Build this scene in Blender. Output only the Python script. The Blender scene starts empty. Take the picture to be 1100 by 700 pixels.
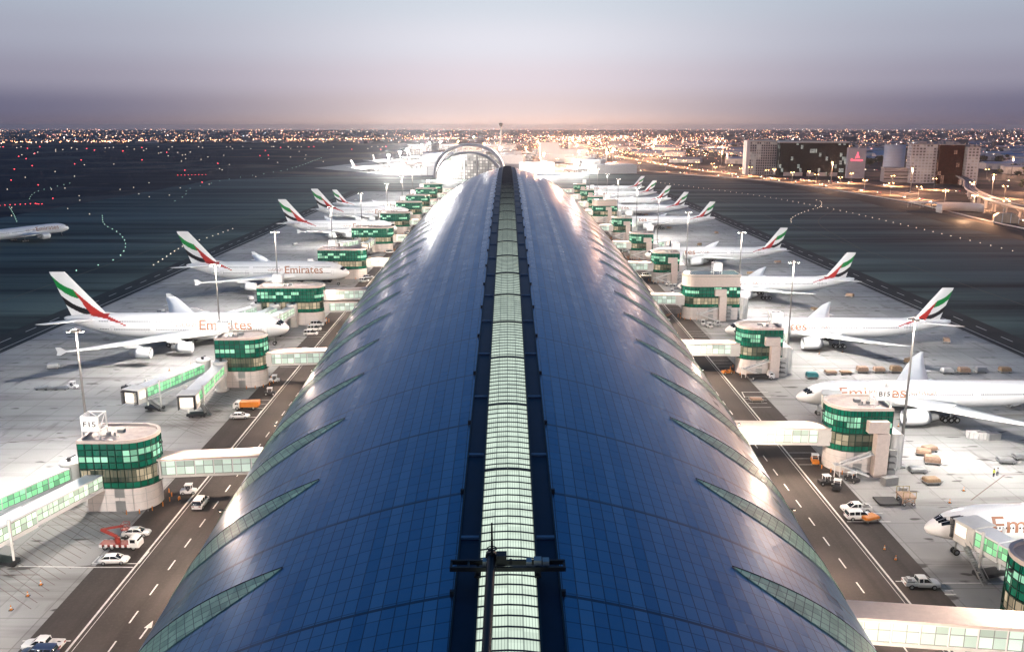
import bpy, bmesh, math, random
from mathutils import Vector, Matrix
R = math.radians
random.seed(7)
scene = bpy.context.scene
col = scene.collection

# ------------------------------------------------------------------ camera
F, H = 930.0, 69.0                       # focal length in photo pixels (1100 wide), eye height in metres
TH = math.atan(214 / F)
YAW = 5 / F
cam_d = bpy.data.cameras.new("camera")
cam_d.sensor_width = 36.0
cam_d.lens = 36.0 * F / 1100
cam_d.clip_start = 0.5
cam_d.clip_end = 120000
cam = bpy.data.objects.new("camera", cam_d)
col.objects.link(cam)
cam.location = (0, 0, H)
cam.rotation_euler = (math.pi / 2 - TH, 0, -YAW)
scene.camera = cam

# ------------------------------------------------------------------ sky
world = bpy.data.worlds.new("World")
scene.world = world
world.use_nodes = True
wt = world.node_tree
for n in list(wt.nodes): wt.nodes.remove(n)
def wn(t, **k):
    n = wt.nodes.new(t)
    for a, b in k.items(): setattr(n, a, b)
    return n
def wmath(op, a, b=None, c=None):
    n = wn('ShaderNodeMath', operation=op)
    for i, v in enumerate((a, b, c)):
        if v is None: continue
        if isinstance(v, (int, float)): n.inputs[i].default_value = v
        else: wt.links.new(v, n.inputs[i])
    return n.outputs[0]
tc = wn('ShaderNodeTexCoord')
sep = wn('ShaderNodeSeparateXYZ')
wt.links.new(tc.outputs['Generated'], sep.inputs[0])
def ramp(stops):
    n = wn('ShaderNodeValToRGB')
    cr = n.color_ramp
    cr.interpolation = 'EASE'
    while len(cr.elements) < len(stops): cr.elements.new(0.5)
    for e, (p, c) in zip(cr.elements, stops):
        e.position = p; e.color = (*c, 1)
    wt.links.new(zc, n.inputs[0])
    return n.outputs[0]
zc = wmath('MAXIMUM', sep.outputs[2], 0.0)
ZEN = [(0.24, (.085, .18, .38)), (0.42, (.016, .108, .27)), (1.0, (.012, .072, .205))]
side = ramp([(0.0, (.125, .11, .17)), (0.02, (.135, .135, .22)), (0.05, (.29, .28, .37)), (0.09, (.37, .385, .48)), (0.135, (.42, .475, .57))] + ZEN)
mid = ramp([(0.0, (.84, .60, .53)), (0.02, (.76, .62, .62)), (0.05, (.79, .70, .76)), (0.09, (.79, .785, .86)), (0.135, (.67, .72, .80))] + ZEN)
az = wmath('ARCTAN2', sep.outputs[0], sep.outputs[1])
g = wmath('EXPONENT', wmath('MULTIPLY', wmath('POWER', wmath('DIVIDE', az, 0.29), 2.0), -1.0))
mx = wn('ShaderNodeMix', data_type='RGBA')
wt.links.new(g, mx.inputs[0]); wt.links.new(side, mx.inputs[6]); wt.links.new(mid, mx.inputs[7])
bg = wn('ShaderNodeBackground')
wt.links.new(mx.outputs[2], bg.inputs[0]); bg.inputs[1].default_value = 1.0
out = wn('ShaderNodeOutputWorld')
wt.links.new(bg.outputs[0], out.inputs[0])

scene.view_settings.view_transform = 'Standard'
scene.view_settings.look = 'None'
scene.view_settings.exposure = 0.0
scene.view_settings.gamma = 1.0
scene.view_settings.use_curve_mapping = False
cy = scene.cycles
cy.use_denoising = True
cy.use_light_tree = True
cy.max_bounces = 5
cy.diffuse_bounces = 2
cy.glossy_bounces = 3
cy.transmission_bounces = 2
cy.volume_bounces = 0
cy.sample_clamp_indirect = 4.0
cy.caustics_reflective = False
cy.caustics_refractive = False

FLOOD = 1.5e5                            # one mast's floodlights
HAZE = 3.6e-5

# ------------------------------------------------------------------ helpers
class MB:
    """collects faces and links them as one mesh object"""
    def __init__(s): s.v = []; s.f = []; s.m = []; s.sm = []; s.uv = {}
    def add(s, vs, fs, m=0, smooth=False, uvs=None):
        o = len(s.v); s.v += [tuple(p) for p in vs]
        for i, f in enumerate(fs):
            if uvs is not None: s.uv[len(s.f)] = uvs[i]
            s.f.append(tuple(o + k for k in f)); s.m.append(m); s.sm.append(smooth)
        return s
    def box(s, x0, x1, y0, y1, z0, z1, m=0, M=None):
        vs = [Vector((x, y, z)) for z in (z0, z1) for x, y in ((x0, y0), (x1, y0), (x1, y1), (x0, y1))]
        if M: vs = [M @ v for v in vs]
        fs = [(3, 2, 1, 0), (4, 5, 6, 7), (0, 1, 5, 4), (1, 2, 6, 5), (2, 3, 7, 6), (3, 0, 4, 7)]
        du, dv, dw = x1 - x0, y1 - y0, z1 - z0
        q = lambda a, b: [(0, 0), (a, 0), (a, b), (0, b)]
        return s.add(vs, fs, m, False, [q(du, dv), q(du, dv), q(du, dw), q(dv, dw), q(du, dw), q(dv, dw)])
    def bar(s, p, q, w=.1, h=None, m=0):
        """a square bar from p to q"""
        p, q = Vector(p), Vector(q); d = q - p; L = d.length; h = h or w
        if L < 1e-6: return s
        X = d.normalized(); up = Vector((0, 0, 1)) if abs(X.z) < .95 else Vector((0, 1, 0))
        Y = up.cross(X).normalized(); Z = X.cross(Y)
        M = Matrix(((X.x, Y.x, Z.x, p.x), (X.y, Y.y, Z.y, p.y), (X.z, Y.z, Z.z, p.z), (0, 0, 0, 1)))
        return s.box(0, L, -w / 2, w / 2, -h / 2, h / 2, m, M)
    def loft(s, rings, m=0, smooth=True, caps=True, closed=True):
        n = len(rings[0]); vs = [p for r in rings for p in r]; fs = []
        for i in range(len(rings) - 1):
            for j in range(n if closed else n - 1):
                k = (j + 1) % n
                fs.append((i * n + j, i * n + k, (i + 1) * n + k, (i + 1) * n + j))
        s.add(vs, fs, m, smooth)
        if caps:
            s.add(rings[0], [tuple(range(n))[::-1]], m, False); s.add(rings[-1], [tuple(range(n))], m, False)
        return s
    def tube(s, p, q, r0, r1=None, n=10, m=0, caps=True, smooth=True):
        p, q = Vector(p), Vector(q); r1 = r0 if r1 is None else r1
        X = (q - p).normalized(); up = Vector((0, 0, 1)) if abs(X.z) < .95 else Vector((0, 1, 0))
        Y = up.cross(X).normalized(); Z = X.cross(Y)
        ring = lambda c, r: [c + (Y * math.cos(a) + Z * math.sin(a)) * r for a in [2 * math.pi * k / n for k in range(n)]]
        return s.loft([ring(p, r0), ring(q, r1)], m, smooth, caps)
    def lathe(s, prof, c=(0, 0, 0), axis='z', n=16, m=0):
        """prof: (radius, height) pairs round the axis; open ends"""
        rings = []
        for r, h in prof:
            ring = []
            for k in range(n):
                a = 2 * math.pi * k / n; u, v = r * math.cos(a), r * math.sin(a)
                p = (u, v, h) if axis == 'z' else ((h, u, v) if axis == 'x' else (v, h, u))
                ring.append((p[0] + c[0], p[1] + c[1], p[2] + c[2]))
            rings.append(ring)
        return s.loft(rings, m, True, False)
    def prism(s, poly, z0, z1, m=0, mtop=None, top=True, bottom=True, smooth=False):
        """vertical prism over an outline; side uv = (distance along the outline, height)"""
        n = len(poly); u = 0
        for i in range(n):
            a, b = poly[i], poly[(i + 1) % n]; L = math.hypot(b[0] - a[0], b[1] - a[1])
            s.add([(a[0], a[1], z0), (b[0], b[1], z0), (b[0], b[1], z1), (a[0], a[1], z1)], [(0, 1, 2, 3)], m, smooth,
                  [[(u, z0), (u + L, z0), (u + L, z1), (u, z1)]])
            u += L
        if top: s.add([(p[0], p[1], z1) for p in poly], [tuple(range(n))], m if mtop is None else mtop)
        if bottom: s.add([(p[0], p[1], z0) for p in poly], [tuple(range(n))[::-1]], m)
        return s
    def mirror_x(s):
        s.v = [(-p[0], p[1], p[2]) for p in s.v]
        for i in range(len(s.f)):
            s.f[i] = s.f[i][::-1]
            if i in s.uv: s.uv[i] = s.uv[i][::-1]
        return s
    def build(s, name, mats, parent=None, loc=None, rz=0):
        me = bpy.data.meshes.new(name)
        me.from_pydata(s.v, [], s.f)
        for m in (mats if isinstance(mats, (list, tuple)) else [mats]): me.materials.append(m)
        me.polygons.foreach_set('material_index', s.m)
        me.polygons.foreach_set('use_smooth', s.sm)
        if s.uv:
            ul = me.uv_layers.new(name='UVMap'); k = 0; flat = []
            for i, f in enumerate(s.f):
                u = s.uv.get(i)
                for j in range(len(f)): flat += list(u[j]) if u else [0.0, 0.0]
            ul.data.foreach_set('uv', flat)
        me.update()
        return link(name, me, parent, loc, rz)

def link(name, data, parent=None, loc=None, rz=0):
    o = bpy.data.objects.new(name, data); col.objects.link(o)
    if loc is not None: o.location = loc
    if rz: o.rotation_euler = (0, 0, rz)
    if parent: o.parent = parent
    return o
def tag(o, label=None, cat=None, group=None, kind=None):
    if label: o['label'] = label
    if cat: o['category'] = cat
    if group: o['group'] = group
    if kind: o['kind'] = kind
    return o
def thing(name, label, cat, loc=(0, 0, 0), rz=0, group=None):
    return tag(link(name, None, None, loc, rz), label, cat, group)
KIDS = {}
def copy_tree(o, parent=None):
    c = o.copy(); col.objects.link(c); c.parent = parent
    for ch in o.children: copy_tree(ch, c)
    return c
def dup(o, label, loc, rz=0, group=None):
    c = copy_tree(o); c.location = loc; c.rotation_euler = (0, 0, rz)
    c['label'] = label
    if group: c['group'] = group
    return c
def struct(name, mb, mats, label=None):
    return tag(mb.build(name, mats), label, None, None, 'structure')

CT, ST = math.cos(TH), math.sin(TH)
def G(px, py, z=0.0):
    """ground point (at height z) seen at a place in the photograph"""
    X, d, fw = px - 550, CT * F * 0 + (F * ST + (py - 350) * CT), F * CT - (py - 350) * ST
    t = (H - z) / d
    x, y = X * t, fw * t
    return Vector((x * math.cos(YAW) + y * math.sin(YAW), y * math.cos(YAW) - x * math.sin(YAW), z))

# ------------------------------------------------------------------ materials
class NT:
    def __init__(s, name):
        s.mat = bpy.data.materials.new(name); s.mat.use_nodes = True
        s.t = s.mat.node_tree; s.p = s.t.nodes['Principled BSDF']
    def n(s, typ, **k):
        x = s.t.nodes.new(typ)
        for a, b in k.items(): setattr(x, a, b)
        return x
    def l(s, a, b): s.t.links.new(a, b)
    def m(s, op, a, b=None, c=None):
        n = s.n('ShaderNodeMath', operation=op)
        for i, v in enumerate((a, b, c)):
            if v is None: continue
            if isinstance(v, (int, float)): n.inputs[i].default_value = v
            else: s.l(v, n.inputs[i])
        return n.outputs[0]
    def xyz(s, kind='Object', scale=None):
        t = s.n('ShaderNodeTexCoord'); x = s.n('ShaderNodeSeparateXYZ'); s.l(t.outputs[kind], x.inputs[0]); return x.outputs
    def co(s, kind='Object', scale=(1, 1, 1), rot=(0, 0, 0)):
        t = s.n('ShaderNodeTexCoord'); m = s.n('ShaderNodeMapping'); s.l(t.outputs[kind], m.inputs[0])
        m.inputs['Scale'].default_value = scale; m.inputs['Rotation'].default_value = rot
        return m.outputs[0]
    def noise(s, vec, scale=1, detail=4, rough=.55):
        n = s.n('ShaderNodeTexNoise'); n.inputs['Scale'].default_value = scale; n.inputs['Detail'].default_value = detail
        n.inputs['Roughness'].default_value = rough
        s.l(vec, n.inputs['Vector']); return n.outputs['Fac']
    def white(s, *xyz):
        c = s.n('ShaderNodeCombineXYZ')
        for i, v in enumerate(xyz):
            if isinstance(v, (int, float)): c.inputs[i].default_value = v
            else: s.l(v, c.inputs[i])
        w = s.n('ShaderNodeTexWhiteNoise', noise_dimensions='3D'); s.l(c.outputs[0], w.inputs[0]); return w.outputs['Value']
    def mix(s, f, a, b):
        n = s.n('ShaderNodeMix', data_type='RGBA')
        for i, v in ((0, f), (6, a), (7, b)):
            if isinstance(v, (int, float)): n.inputs[i].default_value = v
            elif isinstance(v, tuple): n.inputs[i].default_value = (*v, 1)
            else: s.l(v, n.inputs[i])
        return n.outputs[2]
    def step(s, v, a, b):
        n = s.n('ShaderNodeMapRange'); n.inputs[1].default_value = a; n.inputs[2].default_value = b; n.clamp = True
        s.l(v, n.inputs[0]); return n.outputs[0]
    def frac(s, v, period): return s.m('FRACT', s.m('DIVIDE', v, period))
    def cell(s, v, period): return s.m('FLOOR', s.m('DIVIDE', v, period))
    def lines(s, v, period, width):
        """1 on a line of this width every period"""
        return s.m('LESS_THAN', s.frac(v, period), width / period)
    def set(s, **k):
        for a, b in k.items():
            i = s.p.inputs[a.replace('_', ' ')]
            if isinstance(b, tuple): i.default_value = (*b, 1)
            elif isinstance(b, (int, float)): i.default_value = b
            else: s.l(b, i)
        return s

def plain(name, c, rough=.5, metal=0.0, vary=.12, scale=.6, spec=.5, coat=0):
    """a plain surface with a little uneven wear"""
    t = NT(name)
    v = t.noise(t.co('Object'), scale, 5)
    d = tuple(x * (1 - vary) for x in c); b = tuple(min(1, x * (1 + vary)) for x in c)
    t.set(Base_Color=t.mix(t.step(v, .3, .7), d, b), Roughness=rough, Metallic=metal, Specular_IOR_Level=spec, Coat_Weight=coat)
    return t.mat
def glow(name, c, s, sampled=True):
    t = NT(name); t.set(Base_Color=c, Emission_Color=c, Emission_Strength=float(s), Roughness=.5)
    if not sampled: t.mat.cycles.emission_sampling = 'NONE'
    return t.mat

M = {}
M['white'] = plain('white_paint', (.80, .79, .77), .35, 0, .04, .3, coat=.3)
M['grey_white'] = plain('aged_white_panel', (.62, .60, .57), .5, 0, .08)
M['cream'] = plain('cream_render', (.58, .49, .44), .75, 0, .07, 1.5)
M['cream_light'] = plain('pale_wall_panel', (.66, .60, .57), .7, 0, .06, 1.2)
M['roof_deck'] = plain('roof_membrane', (.42, .36, .33), .9, 0, .15, .7)
M['steel'] = plain('galvanised_steel', (.42, .42, .41), .45, .7, .1)
M['dark_steel'] = plain('dark_steel', (.035, .035, .038), .5, .3, .2)
M['pole'] = plain('weathered_pole_steel', (.20, .19, .18), .6, .2, .1)
M['mullion'] = plain('dark_green_mullion', (.004, .03, .022), .4, .3, .1)
M['black'] = plain('black_paint', (.006, .006, .008), .5, 0, .2)
M['navy_steel'] = plain('navy_painted_steel', (.012, .018, .045), .45, .3, .2)
M['tyre'] = plain('tyre_rubber', (.02, .02, .02), .85)
M['hub'] = plain('wheel_hub', (.5, .5, .5), .4, .6)
M['glass'] = plain('dark_glass', (.015, .018, .022), .12, 0, .2, spec=.7)
M['line_white'] = plain('white_road_paint', (.66, .64, .60), .7, 0, .2, 2)
M['line_yellow'] = plain('yellow_road_paint', (.30, .22, .08), .7, 0, .25, 2)
M['line_faded'] = plain('worn_taxi_line', (.15, .13, .08), .8, 0, .3, .3)
M['line_dark'] = plain('faded_dark_paint', (.13, .08, .07), .8, 0, .3, 2)
M['red'] = plain('red_paint', (.26, .035, .025), .45, 0, .15)
M['orange'] = plain('orange_paint', (.60, .20, .03), .5, 0, .15)
M['teal'] = plain('teal_tarpaulin', (.04, .20, .22), .7, 0, .2)
M['tan'] = plain('tan_cargo_cover', (.36, .24, .17), .8, 0, .2, 2)
M['wood'] = plain('pallet_wood', (.30, .20, .12), .8, 0, .2, 3)
M['hivis'] = plain('hi_vis_yellow', (.70, .75, .08), .7)
M['skin'] = plain('skin', (.40, .24, .17), .6)
M['trouser'] = plain('dark_trousers', (.03, .03, .04), .8)
M['hair'] = plain('black_hair', (.01, .01, .01), .7)
M['flag_red'] = plain('flag_red', (.42, .028, .022), .35, 0, .05)
M['flag_green'] = plain('flag_green', (.01, .21, .045), .35, 0, .05)
M['flag_black'] = plain('flag_black', (.012, .011, .012), .35, 0, .05)
M['gold'] = plain('bronze_lettering', (.33, .15, .085), .45, 0, .06)
M['ink'] = plain('dark_lettering', (.05, .045, .04), .6)
M['lamp_white'] = glow('floodlight_lens', (1, .96, .9), 60)
M['lamp_orange'] = glow('sodium_lamp', (1, .5, .18), 40, False)
M['lamp_added'] = glow('added_road_lamp_lens', (1, .8, .6), 20, False)  # glowing lens of the lamps added along the concourse
M['headlight'] = glow('headlight_lens', (1, .80, .55), 14, False)
M['tail_light'] = glow('tail_light_lens', (1, .10, .04), 2, False)
M['green_dot'] = glow('green_taxiway_lens', (.60, 1, .76), 1.5, False)
M['white_dot'] = glow('white_taxiway_lens', (1, .82, .6), 2.2, False)
M['red_dot'] = glow('red_runway_lens', (1, .06, .08), 9, False)

# roof cladding: long metal sheets, seams in UV (u = metres round the vault, v = metres along it)
t = NT('sky_tinted_roof_cladding'); uv = t.xyz('UV')
lu, lv = t.lines(uv[0], 1.55, .12), t.lines(uv[1], 2.1, .12)
off = t.m('ADD', uv[1], t.m('MULTIPLY', t.cell(uv[0], 1.55), .0))
seam = t.m('LESS_THAN', t.frac(t.m('SUBTRACT', uv[1], 71 - .2), 19.0), .42 / 19)
joint = t.m('MAXIMUM', t.m('MAXIMUM', lu, t.m('MULTIPLY', lv, .8)), seam)
rnd = t.white(t.cell(uv[0], 1.55), t.cell(uv[1], 6.3), 1.0)
rnd2 = t.white(t.cell(uv[0], 1.55), 3.0, 2.0)
base = t.mix(t.m('ADD', t.m('MULTIPLY', rnd, .4), t.m('MULTIPLY', rnd2, .6)), (.07, .24, .42), (.17, .37, .56))  # blue of the reflected sky put into the base colour of grey metal
dust = t.m('MULTIPLY', t.step(t.noise(t.co('UV', (.06, .9, 1)), 1, 5), .52, .78), .22)
base = t.mix(dust, base, (.34, .38, .42))
t.set(Base_Color=t.mix(t.m('MULTIPLY', joint, .85), base, (.02, .03, .06)), Metallic=.6,
      Roughness=t.m('ADD', t.m('MULTIPLY_ADD', rnd2, .10, .24), t.m('MULTIPLY', t.white(t.cell(uv[0], 1.55), t.cell(uv[1], 2.1), 5.0), .07)), Coat_Weight=.5, Coat_Roughness=.36, Coat_Tint=(1, .93, .90))
M['roof'] = t.mat

# crescent rooflights: green glass in a diamond grid
t = NT('green_rooflight_glass'); uv = t.xyz('UV')
ln = t.m('MAXIMUM', t.lines(t.m('ADD', uv[0], t.m('MULTIPLY', uv[1], .6)), 1.5, .12), t.lines(uv[1], 1.3, .12))
rn = t.white(t.cell(uv[0], 1.5), t.cell(uv[1], 1.3), 0.0)
c = t.mix(rn, (.22, .38, .28), (.38, .54, .42))
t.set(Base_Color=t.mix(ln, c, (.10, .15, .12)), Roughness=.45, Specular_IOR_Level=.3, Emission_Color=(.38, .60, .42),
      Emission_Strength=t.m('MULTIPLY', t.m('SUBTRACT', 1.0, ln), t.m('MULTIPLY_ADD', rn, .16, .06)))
M['crescent'] = t.mat

# ridge skylight: lit from below, thin mullions along it
t = NT('lit_skylight_glass'); uv = t.xyz('UV')
ln = t.m('MAXIMUM', t.lines(uv[0], .26, .05), t.lines(t.m('ADD', uv[0], .05), 1.3, .14))
rn = t.white(t.cell(uv[0], 1.3), t.cell(uv[1], 1.5), 0.0)
st = t.m('MULTIPLY', t.m('MULTIPLY_ADD', ln, -.55, 1.0), t.m('MULTIPLY_ADD', rn, .18, .74))
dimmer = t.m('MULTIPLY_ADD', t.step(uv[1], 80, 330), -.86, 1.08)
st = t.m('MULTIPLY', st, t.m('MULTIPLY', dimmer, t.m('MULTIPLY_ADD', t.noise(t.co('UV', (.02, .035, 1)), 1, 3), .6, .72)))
t.set(Base_Color=(.05, .10, .10), Roughness=.3, Specular_IOR_Level=.3, Emission_Color=(.84, 1, .82), Emission_Strength=st)
M['skylight'] = t.mat

def panes(name, base, lit, strength, pu, pv, frac_lit, frame=(.02, .05, .04), rough=.15, fw=.09, rows=None, low=.0, spec=.5):
    """glazing: panes in a grid, some with the lights on behind them"""
    t = NT(name); uv = t.xyz('UV')
    ln = t.m('MAXIMUM', t.lines(uv[0], pu, fw), t.lines(uv[1], pv, fw))
    a = t.white(t.cell(uv[0], pu * 2), t.cell(uv[1], pv * 3), 3.0)
    b = t.white(t.cell(uv[0], pu), t.cell(uv[1], pv), 8.0)
    on = t.m('LESS_THAN', a, frac_lit)
    st = t.m('MULTIPLY', t.m('SUBTRACT', 1.0, ln), t.m('ADD', t.m('MULTIPLY', on, t.m('MULTIPLY_ADD', b, .6 * strength, .4 * strength)), t.m('MULTIPLY', b, low)))
    if rows:
        st = t.m('MULTIPLY', st, t.m('MULTIPLY', t.m('GREATER_THAN', uv[1], rows[0]), t.m('LESS_THAN', uv[1], rows[1])))
    t.set(Base_Color=t.mix(ln, t.mix(b, base, tuple(x * 1.7 for x in base)), frame), Roughness=rough, Specular_IOR_Level=spec, Emission_Color=lit, Emission_Strength=st)
    return t.mat
M['green_glass'] = panes('green_curtain_wall', (.004, .085, .055), (.55, 1, .68), 1.0, 1.36, 1.3, .52, rows=(10.4, 13.0), low=.03, fw=.12, frame=(.002, .025, .018))
M['green_band'] = panes('green_spandrel_glass', (.005, .10, .06), (.5, 1, .65), .2, 1.36, 1.3, .0)
M['lounge'] = panes('lounge_glazing', (.03, .04, .03), (1, .78, .52), .55, 1.36, 1.45, .5, low=.12)
M['link_glass'] = panes('bridge_glazing', (.28, .36, .31), (.86, 1, .90), .55, 1.7, 1.6, 1.1, frame=(.30, .33, .30), fw=.12)
M['bridge_glass'] = panes('boarding_bridge_glazing', (.12, .34, .18), (.42, 1, .50), .75, 1.15, 1.1, .8, frame=(.25, .32, .26), fw=.12, low=.15)
M['bridge_glass_pale'] = panes('boarding_bridge_pale_glazing', (.30, .38, .30), (.82, 1, .80), .7, 1.15, 1.1, .9, frame=(.3, .33, .28), fw=.12, low=.2)
M['cab_lit'] = glow('lit_bridge_cab', (1, .9, .76), .7, False)
M['hotel'] = panes('office_windows', (.05, .05, .06), (1, .88, .78), .35, 3.2, 3.6, .32, frame=(.40, .37, .37), rough=.5, fw=1.1)
M['black_glass'] = panes('black_facade_glass', (.008, .010, .012), (.80, .88, .82), .6, 1.6, 1.8, .12, rough=.5, frame=(.01, .01, .012), fw=.25, spec=.05)
M['slats'] = panes('slatted_facade', (.10, .09, .09), (1, .88, .8), .3, 4.0, 3.6, .35, frame=(.46, .44, .46), rough=.5, fw=1.5)
M['maroon'] = panes('maroon_facade', (.03, .005, .005), (1, .55, .4), .35, 2.0, 1.7, .16, rough=.5, frame=(.03, .005, .005), fw=.4, spec=.05)
M['terminal_glass'] = panes('terminal_glazing', (.10, .10, .10), (1, .90, .82), .55, 4.0, 4.0, .75, frame=(.22, .20, .19), fw=.8, low=.2)

# ground
t = NT('city_ground'); v = t.co('Object')
n1, n2 = t.noise(v, .0011, 6), t.noise(v, .012, 5)
blk = t.n('ShaderNodeTexVoronoi'); blk.inputs['Scale'].default_value = .008; t.l(v, blk.inputs['Vector'])
c = t.mix(t.step(n1, .38, .62), (.05, .045, .048), (.17, .13, .11))
c = t.mix(t.step(n2, .45, .65), c, (.035, .034, .038))
t.set(Base_Color=t.mix(t.m('MULTIPLY', t.m('LESS_THAN', blk.outputs['Distance'], .2), .5), c, (.2, .17, .15)), Roughness=.9, Specular_IOR_Level=.1)
M['ground'] = t.mat
t = NT('airfield_ground'); v = t.co('Object'); vs = t.co('Object', (.003, .016, 1), (0, 0, R(14)))
c = t.mix(t.step(t.noise(vs, 1, 5), .42, .62), (.012, .018, .034), (.030, .038, .058))  # bluish tone puts sky light and haze into the ground colour
c = t.mix(t.step(t.noise(v, .0042, 5), .53, .60), c, (.115, .095, .085))
t.set(Base_Color=c, Roughness=.9, Specular_IOR_Level=.08)
M['airfield'] = t.mat
def asphalt(name, a, b, streak=.5):
    t = NT(name); v = t.co('Object')
    n1 = t.noise(v, .06, 5); n2 = t.noise(t.co('Object', (.35, .012, 1)), 1, 4); n3 = t.noise(v, 2.2, 3)
    c = t.mix(t.step(n1, .35, .65), a, b)
    c = t.mix(t.m('MULTIPLY', t.step(n2, .5, .75), streak), c, tuple(x * .45 for x in a))
    c = t.mix(t.m('MULTIPLY', t.step(n3, .5, .8), .2), c, tuple(min(1, x * 1.9) for x in b))
    t.set(Base_Color=c, Roughness=.75, Specular_IOR_Level=.18); return t.mat
M['road'] = asphalt('service_road_asphalt', (.052, .044, .040), (.080, .068, .062))
M['highway'] = asphalt('highway_asphalt', (.09, .07, .06), (.13, .10, .085))
# taxiway: broad tyre sweeps at an angle
t = NT('taxiway_asphalt'); v = t.co('Object')
s1 = t.noise(t.co('Object', (.0025, .035, 1), (0, 0, R(24))), 1, 5); s2 = t.noise(t.co('Object', (.004, .05, 1), (0, 0, R(-12))), 1, 5); n1 = t.noise(v, .5, 4)
c = t.mix(t.step(s1, .38, .62), (.046, .066, .062), (.135, .180, .160))
c = t.mix(t.m('MULTIPLY', t.step(s2, .52, .62), .8), c, (.020, .024, .025))
c = t.mix(t.m('MULTIPLY', t.step(n1, .4, .8), .25), c, (.10, .11, .105))
t.set(Base_Color=c, Roughness=.8, Specular_IOR_Level=.12); M['taxiway'] = t.mat
M['shoulder'] = asphalt('dark_shoulder_asphalt', (.022, .025, .024), (.040, .044, .042), .3)
# apron concrete: bays, stains, rubber
def concrete(name, a, b):
    t = NT(name); x = t.xyz('Object'); v = t.co('Object')
    jt = t.m('MAXIMUM', t.lines(x[0], 7.5, .2), t.lines(x[1], 7.5, .2))
    bay = t.white(t.cell(x[0], 7.5), t.cell(x[1], 7.5), 0.0)
    c = t.mix(t.m('ADD', t.m('MULTIPLY', t.step(t.noise(v, .035, 6), .3, .7), .75), t.m('MULTIPLY', bay, .25)), a, b)
    sw = t.noise(t.co('Object', (.02, .22, 1)), 1, 5)
    c = t.mix(t.m('MULTIPLY', t.step(sw, .52, .70), .6), c, (.10, .09, .085))
    spot = t.noise(t.co('Object', (.16, .42, 1)), 1, 3, .4)
    c = t.mix(t.m('MULTIPLY', t.step(spot, .655, .70), .8), c, (.055, .048, .045))
    c = t.mix(t.m('MULTIPLY', t.step(t.noise(t.co('Object', (.30, .05, 1)), 1, 5), .60, .72), .55), c, (.075, .068, .064))
    c = t.mix(t.m('MULTIPLY', jt, .38), c, (.09, .08, .075))
    t.set(Base_Color=c, Roughness=.8, Specular_IOR_Level=.3); return t.mat
M['concrete'] = concrete('apron_concrete', (.25, .245, .235), (.40, .395, .385))
M['foliage'] = plain('foliage', (.045, .06, .035), .8, 0, .4, .8)
M['bark'] = plain('bark', (.09, .06, .04), .9)

# ------------------------------------------------------------------ the ground
def strip(mb, pts, w, z, m=0, closed=False):
    pts = [Vector((p[0], p[1], 0)) for p in pts]
    n = len(pts); vs = []
    for i, p in enumerate(pts):
        a = pts[max(i - 1, 0)]; b = pts[min(i + 1, n - 1)]
        d = (b - a).normalized(); nrm = Vector((-d.y, d.x, 0)) * (w / 2)
        vs += [(p.x + nrm.x, p.y + nrm.y, z), (p.x - nrm.x, p.y - nrm.y, z)]
    mb.add(vs, [(2 * i, 2 * i + 1, 2 * i + 3, 2 * i + 2) for i in range(n - 1)], m)
    return mb
def smooth_path(pts, k=8):
    """Catmull-Rom through the points"""
    P = [Vector((p[0], p[1], 0)) for p in pts]; P = [P[0] * 2 - P[1]] + P + [P[-1] * 2 - P[-2]]; out = []
    for i in range(1, len(P) - 2):
        for j in range(k):
            u = j / k; a, b, c, d = P[i - 1:i + 3]
            out.append(.5 * ((2 * b) + (c - a) * u + (2 * a - 5 * b + 4 * c - d) * u * u + (3 * b - a - 3 * c + d) * u ** 3))
    return out + [P[-2]]
def poly(mb, pts, z, m=0):
    return mb.add([(p[0], p[1], z) for p in pts], [tuple(range(len(pts)))], m)

b = MB(); poly(b, [(-20000, -2000), (20000, -2000), (20000, 19000), (-20000, 19000)], -.14); struct('ground', b, M['ground'])
FENCE = smooth_path([(352, -250), (352, 300), (352, 560), (355, 650), (366, 760), (368, 850), (355, 1000), (335, 1125), (290, 1230), (233, 1335), (150, 1450)])
b = MB(); poly(b, [(p.x, p.y) for p in FENCE] + [(40, 1900), (-200, 3300), (-3400, 3500), (-4200, 900), (-3000, -300), (-400, -300)], -.10)
struct('airfield_ground', b, M['airfield'])
b = MB(); poly(b, [(156, -150), (346, -150), (347, 600), (361, 765), (362, 850), (349, 1000), (328, 1120), (284, 1220), (225, 1322), (140, 1300), (-160, 1230), (-170, 962), (156, 962)], -.07)
struct('taxiway', b, M['taxiway'])
b = MB(); poly(b, [(-156, -150), (-156, 962), (-170, 962), (-160, 1230), (-300, 1270), (-390, 1160), (-400, -150)][::-1], -.07); struct('taxiway', b, M['taxiway'])
b = MB()
for s in (-1, 1): poly(b, [(s * 158.6, -150), (s * 172, -150), (s * 172, 962), (s * 158.6, 962)][::s], -.045)
poly(b, [(318, -150), (352, -150), (352, 600), (366, 765), (367, 850), (354, 1000), (333, 1122), (289, 1226), (262, 1210), (305, 1105), (325, 1000), (337, 850), (332, 765), (320, 600)], -.04)
poly(b, [(-172, 985), (330, 985), (332, 1012), (-172, 1012)], -.05)
struct('taxiway_shoulder', b, M['shoulder'])
for s in (-1, 1):
    b = MB(); poly(b, [(s * 60, -150), (s * 158.5, -150), (s * 158.5, 955), (s * 60, 955)][::s], 0.0); struct('apron', b, M['concrete'])
b = MB(); poly(b, [(-150, 1262), (150, 1330), (160, 1440), (60, 1850), (-180, 2250), (-330, 1500)], -.03); struct('far_apron', b, M['concrete'])
def rx(D): return 62.7 - 2.52e-5 * (455 - D) ** 2
b = MB()
Ds = list(range(-100, 941, 20))
vs = []; 
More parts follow.
